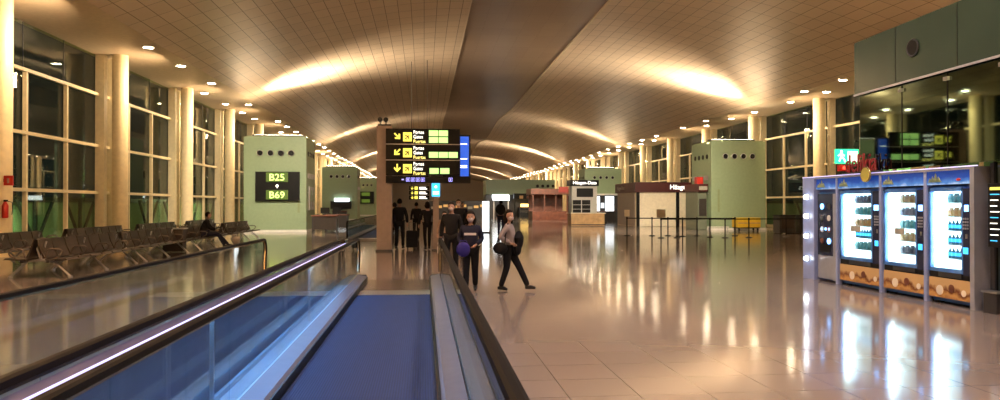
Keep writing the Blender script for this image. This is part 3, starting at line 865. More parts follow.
# vending machines
def snack_machine(y0, y1, label, variant):
    t = thing('vending_machine', label, 'vending machine', (XP + .3, (y0 + y1) / 2, 0))
    x = XP + .05; xb = XP + .75; W = y1 - y0
    c = MB()
    c.box(x + .06, xb, y0, y0 + .04, .04, 1.9); c.box(x + .06, xb, y1 - .04, y1, .04, 1.9)
    c.box(x + .06, xb, y0, y1, 1.84, 1.9); c.box(x + .06, xb, y0, y1, .04, .1); c.box(xb - .04, xb, y0, y1, .04, 1.9)
    c.box(x + .5, xb, y0, y1, .1, .48)
    c.build('cabinet', 'vblue', t)
    for yy in (y0 + .08, y1 - .08):
        MB().box(x + .12, x + .2, yy - .03, yy + .03, 0, .04).build('foot', 'black', t)
    wy0 = y0 + .20 * W; wy1 = y1 - .04        # window; the control column is at the near (low Y) side
    # door frame
    d = MB()
    d.box(x, x + .06, wy0 - .02, y1, 1.82, 1.88); d.box(x, x + .06, y1 - .05, y1, .56, 1.88); d.box(x, x + .06, wy0 - .03, wy0 + .01, .56, 1.88)
    d.box(x, x + .06, wy0 - .02, y1, .52, .58)
    d.build('door_frame', 'vsky', t)
    MB().box(x + .02, x + .03, wy0, wy1, .58, 1.82).build('door_glass', 'vglass', t)
    MB().box(x + .31, x + .33, wy0, wy1, .56, 1.84).build('lit_back_panel', 'vglow', t)
    MB().box(x + .07, x + .31, wy1 - .02, wy1, .56, 1.84).build('lit_side_liner', 'vglow', t)
    MB().box(x + .07, x + .31, wy0, wy1, .50, .56).build('bin_floor', 'silver', t)
    MB().tube([(x + .10, wy1 - .07, .62), (x + .10, wy1 - .07, 1.80)], .02, 8).build('light_tube', 'tube', t)
    p = MB().box(x - .005, x + .06, y0 + .02, y0 + .17 * W, .50, 1.86, .006).build('control_panel', 'coffee', t)
    MB().box(x - .012, x - .004, y0 + .04, y0 + .13 * W, 1.50, 1.60).build('display', 'bglow', p)
    k = MB()
    for i in range(4):
        for j in range(3): k.box(x - .012, x - .004, y0 + .04 + j * .045, y0 + .07 + j * .045, 1.22 + i * .05, 1.25 + i * .05)
    k.build('keypad', 'silver', p)
    MB().box(x - .012, x - .004, y0 + .06, y0 + .1, 1.08, 1.15).build('coin_slot', 'steel', p)
    MB().box(x - .012, x - .004, y0 + .05, y0 + .15, .84, .94).build('card_reader', 'cyan', p)
    lp = MB().box(x, x + .05, y0 + .01, y1 - .01, .10, .42).build('lower_panel', 'food', t)
    s_ = MB().box(x + .01, x + .05, y0 + .05, y1 - .02, .42, .54).build('delivery_slot', 'black', t)
    MB().box(x - .006, x + .012, y0 + .22 * W, y1 - .25 * W, .44, .52).build('slot_flap', 'dark', s_)
    for i in range(3): MB().disc((x - .004, y0 + .15 + i * .28 * W, .22 + .05 * (i % 2)), (1, 0, 0), .05 + .015 * i, .008, 16).build('cup_print', 'brownred' if i % 2 else 'cream', lp)
    if variant < 2:
        MB().box(x + .008, x + .018, wy0 + .28 * W, wy0 + .52 * W, 1.08, 1.19).build('door_notice', 'card', t)
    for i in range(5):
        z = .74 + .225 * i
        MB().box(x + .10, x + .30, wy0 + .01, wy1 - .13, z - .012, z).build('shelf', 'steel', t)
    return t, x, wy0, wy1
bt = []
def bottle_proto():
    t = thing('drink_bottle', 'x', 'bottle', (0, 0, 0))
    MB().tube([(0, 0, 0), (0, 0, .01), (0, 0, .105), (0, 0, .135), (0, 0, .15)], .03, 12, True, [.027, .03, .03, .013, .012]).build('body', 'btl', t)
    MB().cyl(0, 0, .15, .165, .014, 10).build('cap', 'white', t)
    MB().cyl(0, 0, .035, .09, .0315, 12).build('bottle_label', 'cyan', t)
    return t
def pack_proto(m):
    t = thing('snack_packet', 'x', 'packet', (0, 0, 0))
    w = .05
    MB().add([(-.012, -w, 0), (.012, -w, 0), (.012, w, 0), (-.012, w, 0), (-.028, -w * .9, .07), (.028, -w * .9, .07), (.028, w * .9, .07), (-.028, w * .9, .07), (-.003, -w, .14), (.003, -w, .14), (.003, w, .14), (-.003, w, .14)],
             [(0, 3, 2, 1), (0, 1, 5, 4), (1, 2, 6, 5), (2, 3, 7, 6), (3, 0, 4, 7), (4, 5, 9, 8), (5, 6, 10, 9), (6, 7, 11, 10), (7, 4, 8, 11), (8, 9, 10, 11)], True).build('bag', m, t)
    MB().box(-.004, .004, -w, w, .138, .15).build('top_seal', 'silver', t)
    return t
mach = [snack_machine(12.64, 13.96, 'wide lit vending machine with a grey notice on its glass, next to the coffee machine', 0),
        snack_machine(11.44, 12.55, 'middle lit vending machine with a notice, between two other lit machines', 1),
        snack_machine(10.40, 11.35, 'lit drinks machine at the near end of the vending row, by the dark glass', 2)]
names_ = ['the machine beside the coffee machine', 'the middle lit machine', 'the nearest lit machine']
protos = [bottle_proto(), pack_proto('pk1'), pack_proto('pk2'), pack_proto('pk3')]; ptr = [tree_of(p) for p in protos]; used = [0] * 4
ordn = ['bottom', 'second', 'third', 'fourth', 'top']
for mi, (mt, x, wy0, wy1) in enumerate(mach):
    for i in range(5):
        z = .74 + .225 * i + .001
        pk = (0 if i < 3 and mi == 2 else (1 + (i + mi) % 3)) if not (mi == 0 and i == 1) else 0
        y = wy0 + .08
        while y < wy1 - .20:
            kind = 'blue drink bottle' if pk == 0 else ('', 'teal snack packet', 'dark snack packet', 'amber snack packet')[pk]
            lab = '%s on the %s shelf of %s' % (kind, ordn[i], names_[mi]); grp = lab + ' row'
            if not used[pk]: o = protos[pk]; used[pk] = 1
            else: o = dup(protos[pk], tree=ptr[pk])
            o.location = (x + .19, y, z); o['label'] = lab; o['group'] = grp
            y += .085 if pk == 0 else .135
# coffee machine
t = thing('coffee_machine', 'narrow blue and silver coffee machine at the far end of the vending row', 'vending machine', (XP + .3, 14.43, 0))
x = XP + .05
MB().box(x + .06, x + .72, 14.08, 14.79, .03, 1.87, .01).build('cabinet', 'vblue', t)
d = MB().box(x, x + .06, 14.2, 14.78, .55, 1.83, .006).build('door', 'coffee', t)
MB().box(x - .008, x + .05, 14.09, 14.19, .05, 1.83).build('door_edge', 'silver', t)
MB().box(x, x + .06, 14.2, 14.78, .06, .54, .006).build('lower_panel', 'silver', t)
for i in range(4):
    for j in range(2):
        MB().disc((x - .008, 14.34 + .26 * j, .85 + .24 * i), (1, 0, 0), .06, .014, 16).build('cup_picture', ['bglow', 'brownred', 'white', 'dark'][(i + j) % 4], d)
for j in range(3): MB().disc((x - .008, 14.32 + .14 * j, 1.1), (1, 0, 0), .028, .02, 12).build('lit_button', 'bglow', d)
MB().box(x - .006, x + .01, 14.3, 14.68, .62, .78).build('cup_hatch', 'black', d)

# exit sign with red lamp over the portal
t = thing('exit_sign', 'green lit exit sign with a white running figure, above the coffee machine', 'sign', (11, 18, 2.6))
MB().box(10.68, 11.30, 18, 18.08, 2.68, 3.06, .005).build('panel', 'exit', t)
q = MB(); q.ball((10.82, 17.99, 2.99), .035, .01, .035); q.box(10.79, 10.85, 17.985, 18, 2.84, 2.95)
q.tube([(10.81, 17.99, 2.85), (10.76, 17.99, 2.74)], .018, 5).tube([(10.84, 17.99, 2.85), (10.90, 17.99, 2.78), (10.92, 17.99, 2.72)], .018, 5)
q.tube([(10.8, 17.99, 2.93), (10.73, 17.99, 2.88)], .014, 5).tube([(10.84, 17.99, 2.93), (10.9, 17.99, 2.88)], .014, 5).build('running_figure', 'txtw', t)
q = MB().box(11.0, 11.26, 17.988, 18, 2.74, 3.0).build('door_symbol', 'txtw', t)
MB().box(10.98, 11.02, 18.02, 18.06, 0, 2.68).build('stand_pole', 'dark', t)
t = thing('alarm_lamp', 'small red alarm lamp just under the green exit sign', 'lamp', (10.8, 17.9, 2.5))
MB().box(10.70, 10.96, 17.9, 18.0, 2.48, 2.64, .01).build('housing', 'red', t)
MB().ball((10.83, 17.88, 2.56), .045).build('lens', 'redlit', t)

# flight information screen and bin by the dark glass
t = thing('flight_information_screen', 'black flight information screen with lit white rows at the right edge', 'screen', (8.36, 9.7, 1.0))
MB().box(8.30, 8.40, 9.25, 10.0, .98, 1.92, .01).build('casing', 'black', t)
MB().box(8.292, 8.302, 9.3, 9.95, 1.82, 1.86).build('header_line', 'ylw', t)
for i in range(9):
    z = 1.75 - .085 * i
    for a, b_ in ((9.78, 9.95), (9.58, 9.74), (9.36, 9.54)):
        MB().box(8.295, 8.302, a + .02 * ((i * 7) % 3), b_, z, z + .012).build('text_line', 'txtw' if (i % 4) else 'cyan', t)
MB().box(8.34, 8.40, 9.6, 9.66, 0, .98).build('post', 'dark', t)
t = thing('litter_bin', 'low dark bin at the foot of the near frame post below the flight screen', 'bin', (8.45, 9.95, 0))
MB().box(8.30, 8.46, 9.84, 10.1, .0, .30, .01).build('body', 'dark', t)
MB().box(8.28, 8.46, 9.82, 10.12, .30, .33, .005).build('lid', 'steel', t)

# ------------------------------------------------------------------ ice cream shop behind the queue barrier
t = thing('shuttered_shop', 'closed shop with maroon fascia and cream shutters behind the queue barrier', 'shop', (17.5, 53, 0))
MB().box(15.75, 21.2, 53.1, 58.4, 0, 2.75).build('body', 'cream', t)
MB().box(15.60, 21.4, 52.9, 58.6, 2.55, 3.30, .02).build('fascia', 'maroon', t)
MB().box(15.70, 15.74, 53.4, 58.2, .02, 2.7).build('side_shutter', 'taupe', t)
m = MB()
MB().box(16.15, 18.75, 53.04, 53.1, .02, 2.7).build('front_shutter', 'cream', t)
for xx in (15.75, 18.8): MB().box(xx, xx + .22, 52.98, 53.1, 0, 2.72).build('pier', 'black', t)
MB().box(19.02, 21.0, 53.04, 53.1, 0, 2.7).build('front_panel', 'cream', t)
text('Häagen-Dazs', .50, (18.25, 52.89, 2.78), FACE_Y, 'txtw', t, ext=.01)
text('Häagen-Dazs', .42, (15.59, 58.0, 2.80), FACE_X, 'card', t, ext=.01)
t = thing('ice_cream_kiosk', 'ice cream kiosk tower with black name board and black screen above the wooden counter', 'kiosk', (12.9, 58.2, 0))
MB().box(11.9, 14.0, 58.2, 59.4, 0, 3.15, .02).build('body', 'white', t)
MB().box(11.75, 14.1, 58.0, 59.5, 3.15, 3.62, .02).build('name_board', 'sign', t)
text('Häagen-Dazs', .37, (12.93, 57.98, 3.28), FACE_Y, 'txtw', t, align='CENTER', ext=.01)
MB().box(12.3, 13.65, 58.12, 58.2, 2.25, 2.95, .01).build('screen', 'black', t)
for (a, b_) in ((11.98, 12.66), (12.74, 13.42)):
    r = MB().box(a, b_, 58.15, 58.2, .95, 2.0).build('shelf_niche', 'black', t)
    for z in (1.25, 1.6): MB().box(a, b_, 58.08, 58.15, z, z + .03).build('shelf', 'white', r)
t = thing('service_counter', 'honey coloured wooden counter in front of the ice cream kiosk', 'counter', (12.5, 55.2, 0))
MB().box(11.25, 13.85, 55.2, 56.6, 0, .93).build('body', 'wood', t)
MB().box(11.15, 13.95, 55.1, 56.7, .93, 1.0, .01).build('worktop', 'cream', t)
MB().box(11.25, 13.85, 55.16, 55.2, .05, .12).build('plinth', 'dark', t)
for (a, b_) in ((11.4, 13.1), (13.2, 13.75)): MB().box(a, b_, 55.17, 55.2, .2, .85).build('front_panel', 'brownwood', t)

t = thing('bright_shop', 'brightly lit white shop window in front of the far green tower, right of the kiosk', 'shop', (17., 74, 0))
MB().box(15.2, 21.4, 74.4, 76.9, 0, 2.6).build('body', 'dark', t)
MB().box(15.1, 21.5, 74.0, 76.9, 2.6, 2.78).build('canopy', 'white', t)
for a, w_ in ((17.3, .85), (18.75, .9), (16.2, .7)):
    MB().box(a, a + w_, 74.3, 74.4, .9, 2.5).build('lit_window', 'shopwin', t)
    MB().box(a, a + w_, 74.27, 74.3, 1.62, 1.68).build('glazing_bar', 'dark', t)
MB().box(18.3, 18.6, 74.3, 74.4, 1.3, 1.8).build('lit_sign', 'shopwin', t)
for a in (15.9, 17.0):
    MB().box(a, a + .6, 74.1, 74.3, .5, 1.1).build('dark_display', 'dark', t)
t = thing('shop_stall', 'low dark stalls standing before the bright shop window', 'stall', (15.6, 70, 0))
MB().box(15.0, 18.6, 70, 70.8, 0, .95, .02).build('body', 'dark', t)
MB().box(14.9, 18.7, 69.9, 70.9, .95, 1.0).build('worktop', 'brownred', t)
t = thing('red_kiosk', 'reddish brown kiosk left of the ice cream kiosk', 'kiosk', (13.6, 75, 0))
MB().box(11.2, 14.9, 75, 78, 0, .95).build('counter', 'brownred', t)
MB().box(11.0, 15.0, 74.8, 78.2, 2.7, 3.3, .02).build('fascia', 'brownred', t)
MB().box(11.2, 14.9, 77.8, 78, 0, 2.7).build('back_wall', 'brownred', t)
for x in (11.2, 12.4, 13.6, 14.8): MB().box(x, x + .12, 75, 75.12, .95, 2.7).build('post', 'brownred', t)
MB().box(13.9, 14.9, 74.7, 74.79, 2.9, 3.5).build('red_board', 'maroonred', t)
# distant lit shop and bar
t = thing('shop_unit', 'long low sage green shop volume far down the right side with a black bar front', 'shop unit', (14, 103, 0))
MB().box(8.75, 18.6, 103, 108, 3.1, 5.2).build('upper_wall', 'green', t)
MB().box(8.75, 18.6, 104, 108, 0, 3.1).build('recess', 'dark', t)
for k in range(4): MB().disc((16.1 + .75 * k, 102.99, 4.3), (0, 1, 0), .22, .05, 14).build('vent', 'black', t)
MB().box(9.6, 12.0, 102.9, 103, 2.55, 3.05).build('lit_sign', 'whitelit', t)
t = thing('bar_counter', 'dark bar counter with amber lit display far down the hall', 'bar', (15, 99, 0))
MB().box(12.9, 18.2, 98.6, 100, 0, 1.25, .02).build('body', 'dark', t)
MB().box(12.8, 18.3, 98.5, 100.1, 1.25, 1.32).build('worktop', 'brownred', t)
MB().box(13.2, 16.4, 99.2, 99.6, 1.34, 1.75).build('lit_display', 'amber', t)
MB().box(12.4, 18.3, 100.6, 101.1, 2.45, 3.2).build('canopy', 'black', t)
for k in range(5): MB().box(13.2 + k * 1., 13.7 + k * 1., 100.5, 100.6, 2.5, 2.9).build('menu_board', 'brownred' if k % 2 else 'wood', t)
text('MASCHIA', .5, (13.0, 98.58, .55), FACE_Y, 'card', t, ext=.01)
for x in (12.5, 18.1): MB().box(x, x + .12, 100.7, 100.9, 0, 2.45).build('post', 'black', t)
t = thing('light_totem', 'tall bright white illuminated totem left of the walking woman', 'totem', (3.5, 41.6, 0))
MB().box(3.30, 3.72, 41.6, 41.8, .04, 1.84, .01).build('casing', 'silver', t)
MB().box(3.33, 3.69, 41.585, 41.6, .1, 1.8).build('lit_face', 'whitelit', t)
MB().box(3.25, 3.77, 41.5, 41.9, 0, .04).build('foot', 'dark', t)
t = thing('lit_shop_sign', 'wide white lit sign behind the women, right of the totem', 'sign', (6.5, 70, 2.1))
MB().box(6.6, 8.2, 70, 70.15, 2.05, 2.45).build('panel', 'whitelit', t)
for x in (6.7, 8.1): MB().box(x - .05, x + .05, 70.02, 70.12, 0, 2.05).build('post', 'steel', t)
t = thing('shop_shelving', 'dark shop shelving behind the people in the middle distance', 'shelving', (4, 72, 0))
MB().box(.5, 6.2, 72, 73, 0, 2.0).build('body', 'dark', t)
for k in range(9): MB().box(.7 + .6 * k, 1.15 + .6 * k, 71.95, 72, 1.2 + .1 * (k % 3), 1.45 + .1 * (k % 3)).build('lit_product', 'dimamber' if k % 3 else 'card', t)

# photo booth beside the right tower
t = thing('photo_booth', 'grey booth with maroon header and red box, against the side of the right green tower', 'booth', (17.7, 46, 0))
MB().box(17.45, 18.05, 45.2, 47.4, 0, 2.45, .02).build('body', 'boothgreen', t)
MB().box(17.4, 18.06, 45.0, 47.5, 2.45, 2.95, .02).build('header', 'maroon', t)
MB().box(17.45, 18.0, 44.96, 45.02, 2.56, 2.8).build('header_text', 'card', t)
MB().box(17.52, 17.98, 45.12, 45.2, .9, 2.0).build('curtain', 'seat', t)
MB().box(17.45, 17.85, 45.3, 45.8, 2.96, 3.4, .02).build('red_box', 'red', t)
t = thing('yellow_bin', 'yellow plastic bin trolley in front of the right green tower', 'bin', (19.7, 43.2, 0))
MB().box(19.1, 20.6, 43.0, 43.8, .22, .82, .03).build('body', 'yel', t)
MB().box(19.15, 20.55, 42.96, 43.0, .46, .52).build('band', 'wood', t)
for x in (19.25, 20.45):
    for y in (43.1, 43.7): MB().tube([(x - .03, y, .08), (x + .03, y, .08)], .08, 12).build('wheel', 'black', t)
MB().box(19.15, 20.55, 43.05, 43.75, .16, .22).build('chassis', 'dark', t)
t = thing('low_rail', 'low cream bumper rail along the foot of the right green tower', 'rail', (18.5, 44, 0))
MB().tube([(17.6, 44.0, .22), (19.0, 44.0, .22)], .035, 8).build('rail', 'white', t)
for x in (17.7, 18.9): MB().tube([(x, 44.0, 0), (x, 44.0, .22)], .03, 8).build('post', 'steel', t)
for k, (a, b_, lab) in enumerate(((19.6, 20.5, 'left one of the two dark cabinets by the right windows'), (20.75, 21.6, 'right one of the two dark cabinets by the right windows, partly behind the machines'))):
    t = thing('dark_cabinet', lab, 'cabinet', ((a + b_) / 2, 39, 0))
    MB().box(a, b_, 38.6, 39.4, .05, 1.0, .02).build('body', 'dark', t)
    MB().box(a - .02, b_ + .02, 38.58, 39.42, 1.0, 1.05).build('top', 'black', t)
    for dx in (.05, (b_ - a) - .12): MB().box(a + dx, a + dx + .07, 38.65, 39.35, 0, .05).build('foot', 'black', t)
    MB().box(a + .1, b_ - .1, 38.585, 38.6, .3, .8).build('door', 'seat', t)

# ------------------------------------------------------------------ queue barriers
def stanchion(x, y, label):
    t = thing('queue_post', label, 'barrier post', (x, y, 0), 'black queue barrier posts')
    MB().tube([(x, y, 0), (x, y, .012), (x, y, .03), (x, y, .045)], .17, 20, True, [.17, .17, .13, .04]).build('base', 'black', t)
    MB().cyl(x, y, .04, .9, .032, 12).build('pole', 'black', t)
    MB().cyl(x, y, .86, .97, .042, 14).build('belt_head', 'black', t)
    return t
st = [(10.56, 37.30, 'single queue post at the left end, in front of the taupe shutter'), (11.78, 36.90, 'queue post in front of the maroon shop, left of the placard'),
      (11.43, 34.40, 'queue post carrying the grey placard'), (12.63, 36.90, 'queue post just right of the placard'),
      (12.23, 34.40, 'queue post before the black pier of the cream shutter'), (13.09, 36.00, 'queue post before the right end of the cream shutter'),
      (14.08, 36.60, 'queue post before the booth, left of the tower'), (14.13, 35.00, 'queue post before the left edge of the right tower'),
      (14.57, 34.20, 'thin queue post before the right tower, left of the yellow bin'), (16.04, 36.40, 'queue post directly left of the yellow bin'),
      (15.87, 34.40, 'queue post in front of the yellow bin'), (17.99, 34.80, 'queue post in front of the dark cabinets'), (18.77, 34.60, 'last queue post, beside the lavender frame')]
for s_ in st: stanchion(*s_)
def belt(a, b_, lab):
    m = MB(); (x0, y0), (x1, y1) = a, b_
    d = V((x1 - x0, y1 - y0, 0)); d.normalize(); a_ = V((x0, y0, 0)) + d * .045; e_ = V((x1, y1, 0)) - d * .045; n_ = V((-d.y, d.x, 0)) * .002
    m.add([(*(a_ + s * n_).xy, z) for s in (-1, 1) for z in (.885, .935)] + [(*(e_ + s * n_).xy, z) for s in (-1, 1) for z in (.885, .935)],
          [(0, 1, 3, 2), (4, 6, 7, 5), (0, 4, 5, 1), (2, 3, 7, 6), (0, 2, 6, 4), (1, 5, 7, 3)])
    solo(m, 'barrier_belt', 'cblack', lab, 'barrier belt')
bl = [(0, 1, 'leftmost black barrier belt, in front of the taupe shutter'), (1, 3, 'black belt passing behind the grey placard'), (2, 4, 'front black belt from the placard post to the right'),
      (3, 6, 'rear black belt in front of the cream shutter'), (4, 7, 'front black belt before the maroon shop right half'), (6, 9, 'rear black belt before the right tower'),
      (7, 8, 'front black belt left of the thin post'), (8, 10, 'front black belt running before the yellow bin'), (10, 11, 'front black belt between the yellow bin and the cabinets'), (11, 12, 'last black belt ending behind the lavender frame')]
for i, j, lab in bl: belt(st[i][:2], st[j][:2], lab)
t = thing('placard', 'grey notice placard on top of a queue post before the cream shutter', 'placard', (11.43, 34.4, .97))
MB().box(11.21, 11.65, 34.38, 34.40, .99, 1.39, .004).build('board', 'card', t)
MB().box(11.40, 11.46, 34.385, 34.395, .965, 1.0).build('holder', 'black', t)
t = thing('small_notice', 'small white notice on a stand before the taupe shutter', 'notice', (10.56, 37.3, .97))
MB().box(10.42, 10.70, 37.29, 37.31, 1.0, 1.35, .004).build('sheet', 'cream', t)
MB().box(10.54, 10.58, 37.295, 37.305, .965, 1.0).build('holder', 'black', t)

M['cbeige'] = mat('beige_cloth', (.22, .15, .11), .8)

# ------------------------------------------------------------------ people
def skin(nodes, edges, name, m, parent, sub=2, root=0):
    me = bpy.data.meshes.new(name); me.from_pydata([n[0] for n in nodes], edges, [])
    o = bpy.data.objects.new(name, me); C.objects.link(o)
    md = o.modifiers.new('skin', 'SKIN'); md.use_smooth_shade = True
    for i, n in enumerate(nodes):
        r = n[1]; r = (r, r) if not isinstance(r, tuple) else r
        me.skin_vertices[0].data[i].radius = r
        me.skin_vertices[0].data[i].use_root = (i == root)
    sd = o.modifiers.new('sub', 'SUBSURF'); sd.levels = sub; sd.render_levels = sub
    dg = bpy.context.evaluated_depsgraph_get(); dg.update()
    ev = o.evaluated_get(dg); nm = bpy.data.meshes.new_from_object(ev)
    bpy.data.objects.remove(o); bpy.data.meshes.remove(me)
    return nm

def mesh_to_mb(me, mb=None):
    mb = mb or MB()
    return mb.add([v.co[:] for v in me.vertices], [tuple(p.vertices) for p in me.polygons], True)

def hand_mb(mb, w, d, side, curl=.5):
    # w wrist, d direction towards the fingers; side: +1 / -1 gives the thumb side
    w = V(w); d = V(d).normalized()
    a = d.cross(V((0, 1, 0)));  a = a.normalized() if a.length > .1 else V((1, 0, 0))
    n = a.cross(d).normalized()
    palm = [w, w + d * .045, w + d * .085]
    mb.tube(palm, .03, 10, True, [.024, .034, .030])
    for k in range(4):
        off = n * ((k - 1.5) * .018); L = (.065, .078, .074, .058)[k]
        p0 = w + d * .08 + off; p1 = p0 + (d * math.cos(curl * .6) + a * side * math.sin(curl * .6)) * L * .45
        p2 = p1 + (d * math.cos(curl * 1.5) + a * side * math.sin(curl * 1.5)) * L * .32
        p3 = p2 + (d * math.cos(curl * 2.2) + a * side * math.sin(curl * 2.2)) * L * .25
        mb.tube([p0, p1, p2, p3], .009, 8, True, [.010, .0095, .0085, .006])
    p0 = w + d * .03 + n * .028; mb.tube([p0, p0 + n * .02 + d * .025, p0 + n * .026 + d * .055], .011, 8, True, [.013, .011, .008])
    return mb

def person(name, label, loc, face, J, top, legs, hairm, hairlen=.1, headyaw=0, scale=1., mask=True, female=False, topskirt=.0, shoes='black', tilt=0, voxel=.012, bulk=1.):
    # J: joint positions (facing +Y, x to the figure's right)
    t = thing(name, label, 'person', loc)
    t['category'] = 'person'
    WL[t.name] = V((0, 0, 0))
    r = (1.0 if not female else .9) * bulk
    P = {k: V(v) for k, v in J.items()}
    keys = ['pelvis', 'waist', 'chest', 'neck0', 'neck1', 'shR', 'elR', 'wrR', 'shL', 'elL', 'wrL', 'hpR', 'knR', 'anR', 'hpL', 'knL', 'anL', 'toR', 'toL']
    rad = dict(pelvis=.125, waist=.115, chest=.135, neck0=.07, neck1=.055, shR=.062, elR=.042, wrR=.028, shL=.062, elL=.042, wrL=.028, hpR=.085, knR=.056, anR=.038, hpL=.085, knL=.056, anL=.038, toR=.033, toL=.033)
    idx = {k: i for i, k in enumerate(keys)}
    ed = [('pelvis', 'waist'), ('waist', 'chest'), ('chest', 'neck0'), ('neck0', 'neck1'), ('chest', 'shR'), ('shR', 'elR'), ('elR', 'wrR'), ('chest', 'shL'), ('shL', 'elL'), ('elL', 'wrL'),
          ('pelvis', 'hpR'), ('hpR', 'knR'), ('knR', 'anR'), ('anR', 'toR'), ('pelvis', 'hpL'), ('hpL', 'knL'), ('knL', 'anL'), ('anL', 'toL')]
    me = skin([(P[k], rad[k] * r * .9) for k in keys], [(idx[a], idx[b_]) for a, b_ in ed], 'b', None, None, 1)
    mb = mesh_to_mb(me)
    # head
    HS = 1 + (bulk - 1) * .55
    hc = P['neck1'] + V((0, .02, .100 * HS))
    R = Matrix.Rotation(headyaw, 3, 'Z') @ Matrix.Rotation(tilt, 3, 'X') @ Matrix.Scale(HS, 3)
    def shape(q):
        q = q.copy()
        if q.z < 0: q.x *= 1 - .25 * (-q.z / .115); q.y *= 1 - .12 * (-q.z / .115)
        if q.y < -.02 and q.z > -.03: q.y *= 1.06
        return R @ q
    mb.ball(hc, .074, .092, .115, 20, 14, shape)
    mb.tube([hc + R @ V((0, .084, .018)), hc + R @ V((0, .104, -.012)), hc + R @ V((0, .088, -.024))], .01, 8, True, [.008, .014, .010])
    for s in (-1, 1):
        mb.ball(hc + R @ V((s * .074, -.004, -.005)), .010, .018, .030, 8, 6)
    mb.tube([P['neck1'] + V((0, 0, -.03)), hc + R @ V((0, -.01, -.04))], .05, 12)
    hand_mb(mb, P['wrR'], P['wrR'] - P['elR'], -1); hand_mb(mb, P['wrL'], P['wrL'] - P['elL'], 1)
    body = mb.build('body', 'skin', t)
    rm = body.modifiers.new('r', 'REMESH'); rm.mode = 'VOXEL'; rm.voxel_size = voxel; rm.use_smooth_shade = True
    dg = bpy.context.evaluated_depsgraph_get(); dg.update()
    nm = bpy.data.meshes.new_from_object(body.evaluated_get(dg)); body.modifiers.clear(); body.data = nm
    # eyes, mouth or mask
    for s in (-1, 1):
        MB().ball(hc + R @ V((s * .028, .078, .018)), .012, .009, .008, 10, 6).build('eye', 'black', t)
    if mask:
        def ms(q):
            return R @ q
        MB().ball(hc + R @ V((0, .048, -.038)), .057, .058, .050, 16, 10, ms).build('face_mask', 'mask', t)
    else:
        MB().ball(hc + R @ V((0, .083, -.055)), .022, .008, .006, 10, 6).build('mouth', 'brownred', t)
    # hair
    h = MB()
    def hs(q):
        q = q.copy()
        if q.y > .0: q.y *= .40 if q.z < .04 else .95
        if q.z < 0: q.z *= hairlen / .115 if hairlen > .115 else .7
        if q.z < -.03 and hairlen > .15: q.x *= 1.32; q.y = q.y * 1.1 - .01
        return R @ q
    h.ball(hc + R @ V((0, -.016, .018)), .088, .104, .118, 20, 14, hs)
    h.build('hair', hairm, t)
    # top: torso and sleeves a little larger than the body
    k2 = ['pelvis', 'waist', 'chest', 'neck0', 'shR', 'elR', 'wrR', 'shL', 'elL', 'wrL']
    rr = dict(pelvis=.158, waist=.148, chest=.158, neck0=.098, shR=.070, elR=.060, wrR=.046, shL=.070, elL=.058, wrL=.046)
    PP = dict(P); PP['pelvis'] = P['pelvis'] + V((0, 0, -topskirt))
    for s in ('R', 'L'):
        PP['wr' + s] = P['wr' + s] + (P['el' + s] - P['wr' + s]).normalized() * .02
    e2 = [('pelvis', 'waist'), ('waist', 'chest'), ('chest', 'neck0'), ('chest', 'shR'), ('shR', 'elR'), ('elR', 'wrR'), ('chest', 'shL'), ('shL', 'elL'), ('elL', 'wrL')]
    i2 = {k: i for i, k in enumerate(k2)}
    me = skin([(PP[k], rr[k] * r) for k in k2], [(i2[a], i2[b_]) for a, b_ in e2], 'top', None, None, 2)
    mesh_to_mb(me).build('jacket', top, t)
    k3 = ['pelvis', 'hpR', 'knR', 'anR', 'hpL', 'knL', 'anL']
    r3 = dict(pelvis=.140, hpR=.100, knR=.070, anR=.056, hpL=.100, knL=.070, anL=.056)
    e3 = [('pelvis', 'hpR'), ('hpR', 'knR'), ('knR', 'anR'), ('pelvis', 'hpL'), ('hpL', 'knL'), ('knL', 'anL')]
    i3 = {k: i for i, k in enumerate(k3)}
    me = skin([(P[k], r3[k] * r) for k in k3], [(i3[a], i3[b_]) for a, b_ in e3], 'tr', None, None, 2)
    mesh_to_mb(me).build('trousers', legs, t)
    for s in ('R', 'L'):
        a = P['an' + s]; o_ = P['to' + s]; d = (o_ - a); d.z = 0
        d = d.normalized() if d.length > .01 else V((0, 1, 0))
        pts = [a - d * .06 + V((0, 0, -.03)), a + V((0, 0, -.015)), a + (o_ - a) * .55 + V((0, 0, .0)), o_ + (o_ - a) * .1]
        MB().tube(pts, .05, 12, True, [.032, .05, .043, .026]).build('shoe', shoes, t)
    t.rotation_euler = (0, 0, face); t.scale = (scale,) * 3
    return t, P

def stand_pose(armout=.05, handfwd=.08, stride=0.):
    s = stride
    return dict(pelvis=(0, 0, .97), waist=(0, 0, 1.10), chest=(0, 0, 1.30), neck0=(0, -.01, 1.44), neck1=(0, .0, 1.50),
                shR=(.175, 0, 1.375), elR=(.23 + armout, -.02, 1.12), wrR=(.24 + armout, handfwd, .88),
                shL=(-.175, 0, 1.375), elL=(-.23 - armout, -.02, 1.12), wrL=(-.24 - armout, handfwd, .88),
                hpR=(.09, 0, .90), knR=(.10, .03 + s * .6, .50), anR=(.10, s - .01, .085), toR=(.11, s + .14, .035),
                hpL=(-.09, 0, .90), knL=(-.10, .03 - s * .35, .50), anL=(-.10, -s - .01, .085), toL=(-.11, -s + .14, .035))
